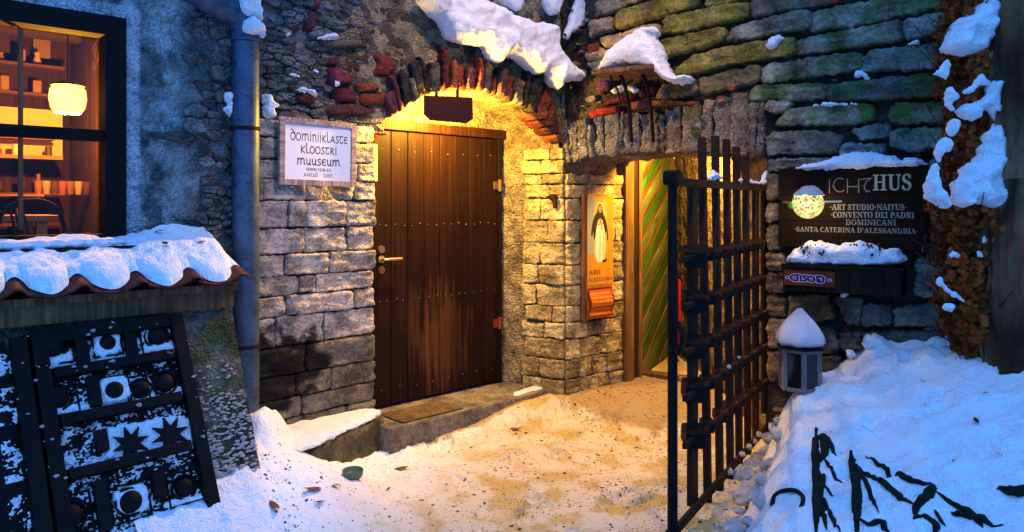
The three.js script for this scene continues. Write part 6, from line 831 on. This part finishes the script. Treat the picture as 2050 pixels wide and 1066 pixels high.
{
  const d = 1.52 / ((985 - HOR) / FOC), x = (706 - PW / 2) / FOC * d, r = 21 / FOC * d, b = tag(mesh('bowl', new THREE.LatheGeometry([[0, 0.004], [r * 0.7, 0.004], [r * 0.95, 0.02], [r, 0.05], [r * 0.97, 0.052], [r * 0.9, 0.03], [r * 0.6, 0.018], [0, 0.016]].map((p) => new THREE.Vector2(...p)), 32), std({ color: C(0.14, 0.14, 0.08), roughness: 0.3 })), 'small green glazed bowl standing on the snow path', 'bowl'); b.position.set(x, pathH(x, d) - 0.006, -d);
  const leafGeo = (l, w, seed) => { const s = new THREE.Shape(); s.moveTo(-l / 2, 0); s.bezierCurveTo(-l * 0.2, w, l * 0.3, w * 0.7, l / 2, 0); s.bezierCurveTo(l * 0.25, -w * 0.9, -l * 0.25, -w * 0.7, -l / 2, 0); const g = new THREE.ShapeGeometry(s, 8); g.rotateX(-Math.PI / 2); const p = g.attributes.position; for (let i = 0; i < p.count; i++) p.setY(i, 0.35 * w * (p.getX(i) / l) ** 2 * 4 + 0.35 * w * Math.abs(p.getZ(i)) / w + w * 0.2 * noi(p.getX(i) * 40, p.getZ(i) * 40, seed)); g.computeVertexNormals(); return g; };
  const leaf = (px, py, h0, l, label, mat, hf, turn, grp) => { let dd = (EYE - h0) / ((py - HOR) / FOC); for (let i = 0; i < 6; i++) { const xx = (px - PW / 2) / FOC * dd; dd = (EYE - hf(xx, dd)) / ((py - HOR) / FOC); } const xx = (px - PW / 2) / FOC * dd, m = tag(mesh('fallen_leaf', leafGeo(l, l * 0.28, px), mat), label, 'leaf', grp); m.position.set(xx, hf(xx, dd) + 0.008, -dd); m.rotation.set(rr(-0.2, 0.2), turn, rr(-0.2, 0.2)); };
  leaf(626, 985, 0, 0.1, 'long rusty leaf on the snow at the kerb stone end', M.leaf, pathH, 0.7); leaf(672, 977, 0, 0.07, 'rusty leaf touching the left side of the bowl', M.leaf, pathH, -0.3); leaf(804, 942, 0, 0.09, 'brown curled leaf in the snow right of the bowl', M.leaf, pathH, 0.2); leaf(777, 983, 0, 0.035, 'tiny dark leaf between the bowl and the path middle', M.deadLeaf, pathH, 1.2); leaf(1030, 862, 0, 0.1, 'orange leaf lying on the path before the doorstep end', M.leaf, pathH, 0.1); leaf(548, 1015, 0.15, 0.1, 'curled brown leaf in the snow below the downpipe', M.leaf, pathH, -0.8); leaf(640, 1020, 0, 0.05, 'small dark leaf on snow in front of the bowl', M.deadLeaf, pathH, 0.5); leaf(1500, 1020, 0, 0.1, 'flat brown leaf under the gate bars', M.leaf, pathH, 0.9);
  const ordinal = ['leftmost', 'second from left', 'third from left', 'fourth from left', 'fifth from left', 'sixth from left', 'sixth from right', 'fifth from right', 'fourth from right', 'third from right', 'second from right', 'rightmost'], ORD = Object.fromEntries([1664, 1720, 1745, 1848, 1852, 1868, 1875, 1909, 1955, 1973, 1998, 2000].map((q, i) => [q, ordinal[i]]));
  for (const [px, py, l, t] of [[1875, 760, 0.05, 0.3], [1955, 915, 0.06, 1.2], [1998, 850, 0.08, 0.3], [1852, 862, 0.03, 0.6], [1720, 762, 0.06, 1.5], [1909, 917, 0.03, 0.8], [1868, 878, 0.025, 0.2], [1973, 884, 0.03, 0], [1745, 819, 0.025, 0.1], [1664, 865, 0.02, 0.5], [2000, 913, 0.025, 2], [1848, 830, 0.03, 2]]) leaf(px, py, 0.45, l, 'dark withered leaf scrap on the snow bank, ' + ORD[px] + ' of twelve', M.deadLeaf, bankH, t, 'leaf scraps on the snow bank');
  const tw = thing('bent_twig', 'dark bent twig sticking from the snow below the downpipe', 'twig'); { const dd = 3.75, w = (px, py, o = 0) => V3((px - PW / 2) / FOC * (dd + o), EYE - (py - HOR) / FOC * (dd + o), -(dd + o)); mesh('stem', taperTube([w(536, 1012), w(540, 985, 0.02), w(547, 955)], 0.01, 0.006, 12, 6), M.darkWood, tw); mesh('shoot', taperTube([w(541, 985), w(550, 978, -0.02), w(552, 965)], 0.004, 0.002, 10, 5), M.darkWood, tw); mesh('shoot', taperTube([w(540, 970), w(530, 962, 0.02), w(524, 965)], 0.004, 0.002, 10, 5), M.darkWood, tw); }
  for (const [px, py, s, t] of [[318, 513, 0.05, 0.4], [330, 538, 0.06, -0.7], [402, 518, 0.05, 0.2], [436, 507, 0.04, 1], [228, 538, 0.02, 0.5], [175, 510, 0.03, 0]]) { const z = py < 515 ? 0.08 : 0.24, l = FL.local(px, py, z), m = tag(mesh('fallen_leaf', leafGeo(s, s * 0.3, px), M.deadLeaf), 'dark leaf on the snowy tile canopy, ' + { 175: 'leftmost', 228: 'second from left', 318: 'third from left', 330: 'third from right', 402: 'second from right', 436: 'rightmost' }[px] + ' of six', 'leaf', 'leaves on the canopy snow'); m.position.copy(FL.world(l[0], 1.335 - (z - 0.02) / 0.45 * 0.16 + 0.095, z)); m.rotation.set(0.35, t, 0.1); }
  // forged iron fronds lying in the bank
  const fr = thing('forged_fronds', 'black forged iron fronds half buried in the snow bank', 'ironwork');
  const on = (px, py, lift) => { let dd = 2.9; for (let i = 0; i < 14; i++) dd = mix(dd, (EYE - bankH((px - PW / 2) / FOC * dd, dd) - lift) / ((py - HOR) / FOC), 0.6); return V3((px - PW / 2) / FOC * dd, EYE - (py - HOR) / FOC * dd, -dd); };
  for (const [pts, r0, r1] of [
    [[[1632, 874], [1634, 930], [1636, 985], [1634, 1080]], 0.018, 0.022], [[[1634, 876], [1662, 892], [1675, 915]], 0.018, 0.012], [[[1636, 880], [1652, 905], [1640, 930]], 0.025, 0.01], [[[1652, 920], [1668, 945], [1690, 968]], 0.008, 0.006], [[[1650, 950], [1640, 980], [1636, 1010]], 0.014, 0.02], [[[1642, 960], [1660, 985], [1670, 995]], 0.006, 0.005], [[[1640, 985], [1655, 1015], [1668, 1040], [1684, 1070]], 0.008, 0.008], [[[1638, 990], [1648, 1030], [1655, 1062]], 0.008, 0.01],
    [[[1704, 904], [1710, 940], [1716, 990], [1717, 1030], [1714, 1075]], 0.022, 0.018], [[[1712, 930], [1736, 970], [1760, 1030]], 0.01, 0.006], [[[1716, 1060], [1740, 1052], [1765, 1046], [1780, 1070]], 0.01, 0.012], [[[1720, 935], [1750, 958], [1790, 985], [1815, 1004], [1835, 1012]], 0.01, 0.016], [[[1733, 914], [1770, 934], [1805, 952], [1840, 966], [1870, 972]], 0.008, 0.02], [[[1870, 972], [1858, 998], [1835, 1018], [1832, 1035]], 0.02, 0.012], [[[1835, 1010], [1850, 1000], [1868, 978]], 0.022, 0.02], [[[1874, 985], [1900, 1005], [1940, 1025], [1970, 1040], [2010, 1052]], 0.008, 0.016], [[[1905, 1030], [1940, 1035], [1962, 1045], [1968, 1060]], 0.016, 0.01], [[[1872, 1022], [1885, 1045], [1895, 1056]], 0.006, 0.006], [[[1830, 1040], [1848, 1058], [1875, 1052], [1870, 1075]], 0.012, 0.012], [[[1996, 982], [2020, 992], [2070, 1000]], 0.012, 0.026], [[[2000, 984], [2030, 1002], [2070, 1020]], 0.01, 0.022]]) { const cv = new THREE.CatmullRomCurve3(pts.map(([x, y]) => on(x, y, 0.0))), n = 30, rad = 10, g = new THREE.TubeGeometry(cv, n, 1, rad), p = g.attributes.position, q = V3(0, 0, 0);
      for (let i = 0; i <= n; i++) { const f = i / n; cv.getPointAt(f, q); const gy = bankH(q.x, -q.z), r = Math.min(0.021, mix(r0, r1, f) * 1.3) * Math.pow(Math.sin(Math.min(1, f * 3.2 + 0.12) * 1.57) * Math.sin(Math.min(1, (1 - f) * 2.6 + 0.05) * 1.57), 0.8) * (1 + 0.25 * noi(f * 8, pts[0][0], 1)); for (let j = 0; j <= rad; j++) { const e = i * (rad + 1) + j; p.setXYZ(e, q.x + (p.getX(e) - q.x) * r, gy + 0.002 + (p.getY(e) - q.y) * r * 0.65, q.z + (p.getZ(e) - q.z) * r); } }
      g.computeVertexNormals(); mesh('frond', g, M.frond, fr); }
  const hook = thing('iron_hook', 'curved black iron scroll poking from the bank edge by the gate', 'ironwork'); mesh('scroll', taperTube([[1548, 1012], [1552, 995], [1568, 984], [1590, 982], [1604, 990], [1608, 1005], [1604, 1016]].map(([x, y]) => on(x, y, 0.0)), 0.014, 0.009, 26, 9, 0.8), M.frond, hook);
}
// ------------------------------------------------------------------ thuja and tree trunk
{
  const d = 3.92, tj = thing('red_thuja', 'narrow rust-brown thuja laden with snow in front of the stone wall', 'shrub');
  const base = V3((1945 - PW / 2) / FOC * d, 0.72, -d); tj.position.copy(base); mesh('trunk', taperTube([V3(0, -0.1, 0), V3(0.02, 0.8, 0), V3(0.0, 2.0, 0.02)], 0.03, 0.01, 20, 8), M.bark, tj);
  const g = [], spray = (L) => { const pts = []; const n = 5; for (let i = 0; i < n; i++) { const a = (i - 2) * 0.34, l = L * (1 - Math.abs(i - 2) * 0.16), w = L * 0.11; const cx = Math.sin(a), cy = Math.cos(a); pts.push(0, 0, 0, cx * l * 0.6 + cy * w, cy * l * 0.6 - cx * w, 0.1 * L, cx * l, cy * l, 0, 0, 0, 0, cx * l, cy * l, 0, cx * l * 0.6 - cy * w, cy * l * 0.6 + cx * w, -0.1 * L); } const q = new THREE.BufferGeometry(); q.setAttribute('position', new THREE.Float32BufferAttribute(pts, 3)); q.computeVertexNormals(); q.setAttribute('uv', new THREE.Float32BufferAttribute(new Float32Array(pts.length / 3 * 2), 2)); return q; };
  const rad = (y) => (0.14 + 0.13 * Math.exp(-(((y - 0.55) / 0.42) ** 2)) + 0.05 * sst(0.9, 1.6, y)) * (y < 0.12 ? 0.55 : 1), cols = [];
  for (let i = 0; i < 9500; i++) { const y = rr(-0.02, 2.0), a = rr(0, 6.283), clump = 0.7 + 0.55 * noi(Math.cos(a) * 2, y * 5, Math.sin(a) * 2), r = rad(y) * Math.pow(rnd(), 0.4) * clump, q = spray(rr(0.02, 0.052)); q.rotateX(rr(-0.7, 0.9)); q.rotateZ(rr(-0.9, 0.9)); q.rotateY(-a + Math.PI / 2 + rr(-0.6, 0.6)); q.translate(Math.cos(a) * r, y, Math.sin(a) * r); g.push(q); const t = rnd(); cols.push(t < 0.62 ? [0.40 * rr(0.6, 1.3), 0.085, 0.016] : t < 0.85 ? [0.14, 0.045, 0.014] : [0.42, 0.17, 0.04]); }
  const m = merge(g), cc = new Float32Array(m.attributes.position.count * 3); for (let i = 0; i < cols.length; i++) for (let k = 0; k < 30; k++) cc.set(cols[i], (i * 30 + k) * 3); m.setAttribute('color', new THREE.BufferAttribute(cc, 3)); mesh('crown', m, M.needle, tj);
  for (let k = 0; k < 46; k++) { const y = rr(0.1, 1.95), a = rr(2.2, 5.6) - 2.4 + 0.6, L = rad(y) * rr(1.0, 1.55), e = V3(Math.cos(a) * L, y + rr(-0.05, 0.16), Math.sin(a) * L); mesh('twig', taperTube([V3(0, y - 0.08, 0), V3(e.x * 0.55, y - 0.03 + rr(-0.02, 0.03), e.z * 0.55), e], 0.006, 0.002, 8, 5), M.bark, tj); }
  const FT = new Frame(base.x, d - 0.0, 1, 0); const sn = sub('snow_load', tj); sn.position.set(0, -0.72, 0);
  for (const [p, off, T] of [
    [[[1893, 92], [1906, 70], [1916, 50], [1916, 38], [1940, 30], [1970, -10], [1996, -14], [1988, 30], [1980, 66], [1976, 80], [1978, 100], [1950, 108], [1925, 114], [1908, 106]], 0.12, 0.09], [[[1858, 150], [1875, 146], [1890, 122], [1900, 118], [1902, 150], [1896, 162], [1884, 154]], 0.16, 0.05], [[[1892, 200], [1896, 180], [1906, 176], [1924, 184], [1918, 196], [1908, 204], [1912, 222], [1900, 222], [1894, 210]], 0.2, 0.04], [[[1928, 182], [1946, 170], [1954, 156], [1970, 150], [1984, 166], [1966, 172], [1946, 186], [1934, 190]], 0.2, 0.04],
    [[[1910, 225], [1925, 210], [1950, 206], [1975, 192], [1984, 160], [2002, 158], [2004, 200], [2000, 240], [1990, 246], [1984, 220], [1966, 218], [1956, 244], [1930, 236]], 0.2, 0.06], [[[1894, 258], [1904, 240], [1916, 236], [1920, 254], [1912, 276], [1900, 270]], 0.22, 0.05], [[[1874, 300], [1880, 280], [1892, 276], [1908, 288], [1900, 302], [1886, 304], [1882, 328], [1876, 320]], 0.22, 0.05], [[[1855, 400], [1858, 350], [1872, 328], [1880, 336], [1882, 372], [1894, 392], [1908, 414], [1890, 418], [1870, 408]], 0.22, 0.06],
    [[[1910, 398], [1912, 376], [1926, 350], [1928, 334], [1946, 326], [1962, 310], [1958, 296], [1972, 286], [1970, 270], [1984, 262], [1990, 246], [2004, 250], [2008, 330], [2008, 408], [1984, 418], [1960, 408], [1950, 398], [1934, 416], [1920, 412]], 0.22, 0.08], [[[1896, 512], [1904, 504], [1922, 508], [1924, 514], [1904, 518]], 0.22, 0.02], [[[1955, 502], [1966, 504], [1972, 514], [1962, 516]], 0.22, 0.02], [[[1874, 556], [1882, 552], [1888, 562], [1900, 576], [1924, 594], [1946, 606], [1942, 614], [1920, 606], [1896, 586], [1878, 576]], 0.25, 0.025], [[[1890, 612], [1902, 606], [1912, 612], [1906, 626], [1892, 624]], 0.25, 0.03], [[[1966, 476], [1972, 470], [1978, 482], [1970, 486]], 0.2, 0.015], [[[1990, 650], [1998, 644], [2008, 660], [1996, 668]], 0.16, 0.03], [[[1984, 684], [1996, 680], [2006, 690], [1992, 696]], 0.16, 0.03]])
    snowOn('snow_lump', FT, p, off - 0.03, T, 0.05, sn, 0.009, 0.75);
  const td = 3.75, tr = thing('tree_trunk', 'thick dark tree trunk with furrowed bark at the right edge', 'tree'), tx = (2000 - PW / 2) / FOC * td + 0.3;
  const tg = new THREE.CylinderGeometry(0.27, 0.33, 5.5, 180, 220, true), p = tg.attributes.position; for (let i = 0; i < p.count; i++) { const x = p.getX(i), y = p.getY(i), z = p.getZ(i), a = Math.atan2(z, x), k = 1 + 0.16 * Math.abs(noi(Math.cos(a) * 9 + 0.6 * noi(y * 4, a, 1), y * 1.6, Math.sin(a) * 9)) + 0.05 * noi(Math.cos(a) * 24, y * 9, Math.sin(a) * 24) + 0.05 * noi(Math.cos(a), y * 0.5, Math.sin(a)); p.setXYZ(i, x * k, y, z * k); } tg.computeVertexNormals(); uvScale(tg, 2, 4); tg.translate(0, 2.65, 0);
  mesh('trunk', tg, M.bark, tr); tr.position.set(tx, 0.4, -td);
  const cr = []; for (let b = 0; b < 9; b++) { const a = rr(0, 6.28), e = V3(Math.cos(a) * rr(0.8, 1.6), rr(0.8, 1.8), Math.sin(a) * rr(0.8, 1.6)); cr.push(taperTube([V3(0, 5.0, 0), V3(e.x * 0.4, 5.2 + e.y * 0.5, e.z * 0.4), V3(e.x, 5.2 + e.y, e.z)], 0.1, 0.015, 12, 6)); } mesh('limbs', merge(cr), M.bark, tr);
}
// ------------------------------------------------------------------ yard lamp on a bracket above the right edge of the picture; its hood throws the warm light down onto the path and doors
{
  const yl = thing('yard_lamp', 'hooded yard lamp hanging over the path above the picture', 'lamp');
  const pos = V3(0.9, 4.6, -2.6), aim = V3(-0.1, 0.8, -5.4), dir = aim.clone().sub(pos).normalize(); yl.position.copy(pos); yl.lookAt(aim);
  mesh('hood', new THREE.CylinderGeometry(0.05, 0.13, 0.2, 24, 1, true).rotateX(-Math.PI / 2).translate(0, 0, -0.05), Object.assign(M.blackIron.clone(), { side: THREE.DoubleSide }), yl);
  mesh('lens', new THREE.CircleGeometry(0.1, 24).translate(0, 0, 0.0), std({ color: C(1, 0.9, 0.7), emissive: C(1, 0.68, 0.34), emissiveIntensity: 12 }), yl);
  const sl = new THREE.SpotLight(C(1, 0.55, 0.095), 38, 0, 0.57, 0.55, 2); sl.position.set(0, 0, 0.1); sl.target.position.set(0, 0, 2); sl.castShadow = true; sl.shadow.radius = 4; yl.add(sl); yl.add(sl.target);
  mesh('arm', tube([[0, 0, -0.12], [-0.12, 0.12, -0.25], [-0.4, 0.15, -0.3], [-1.2, 0.2, -0.3]], 0.015, 20, 8), M.blackIron, yl);
}
renderer.render(scene, camera);
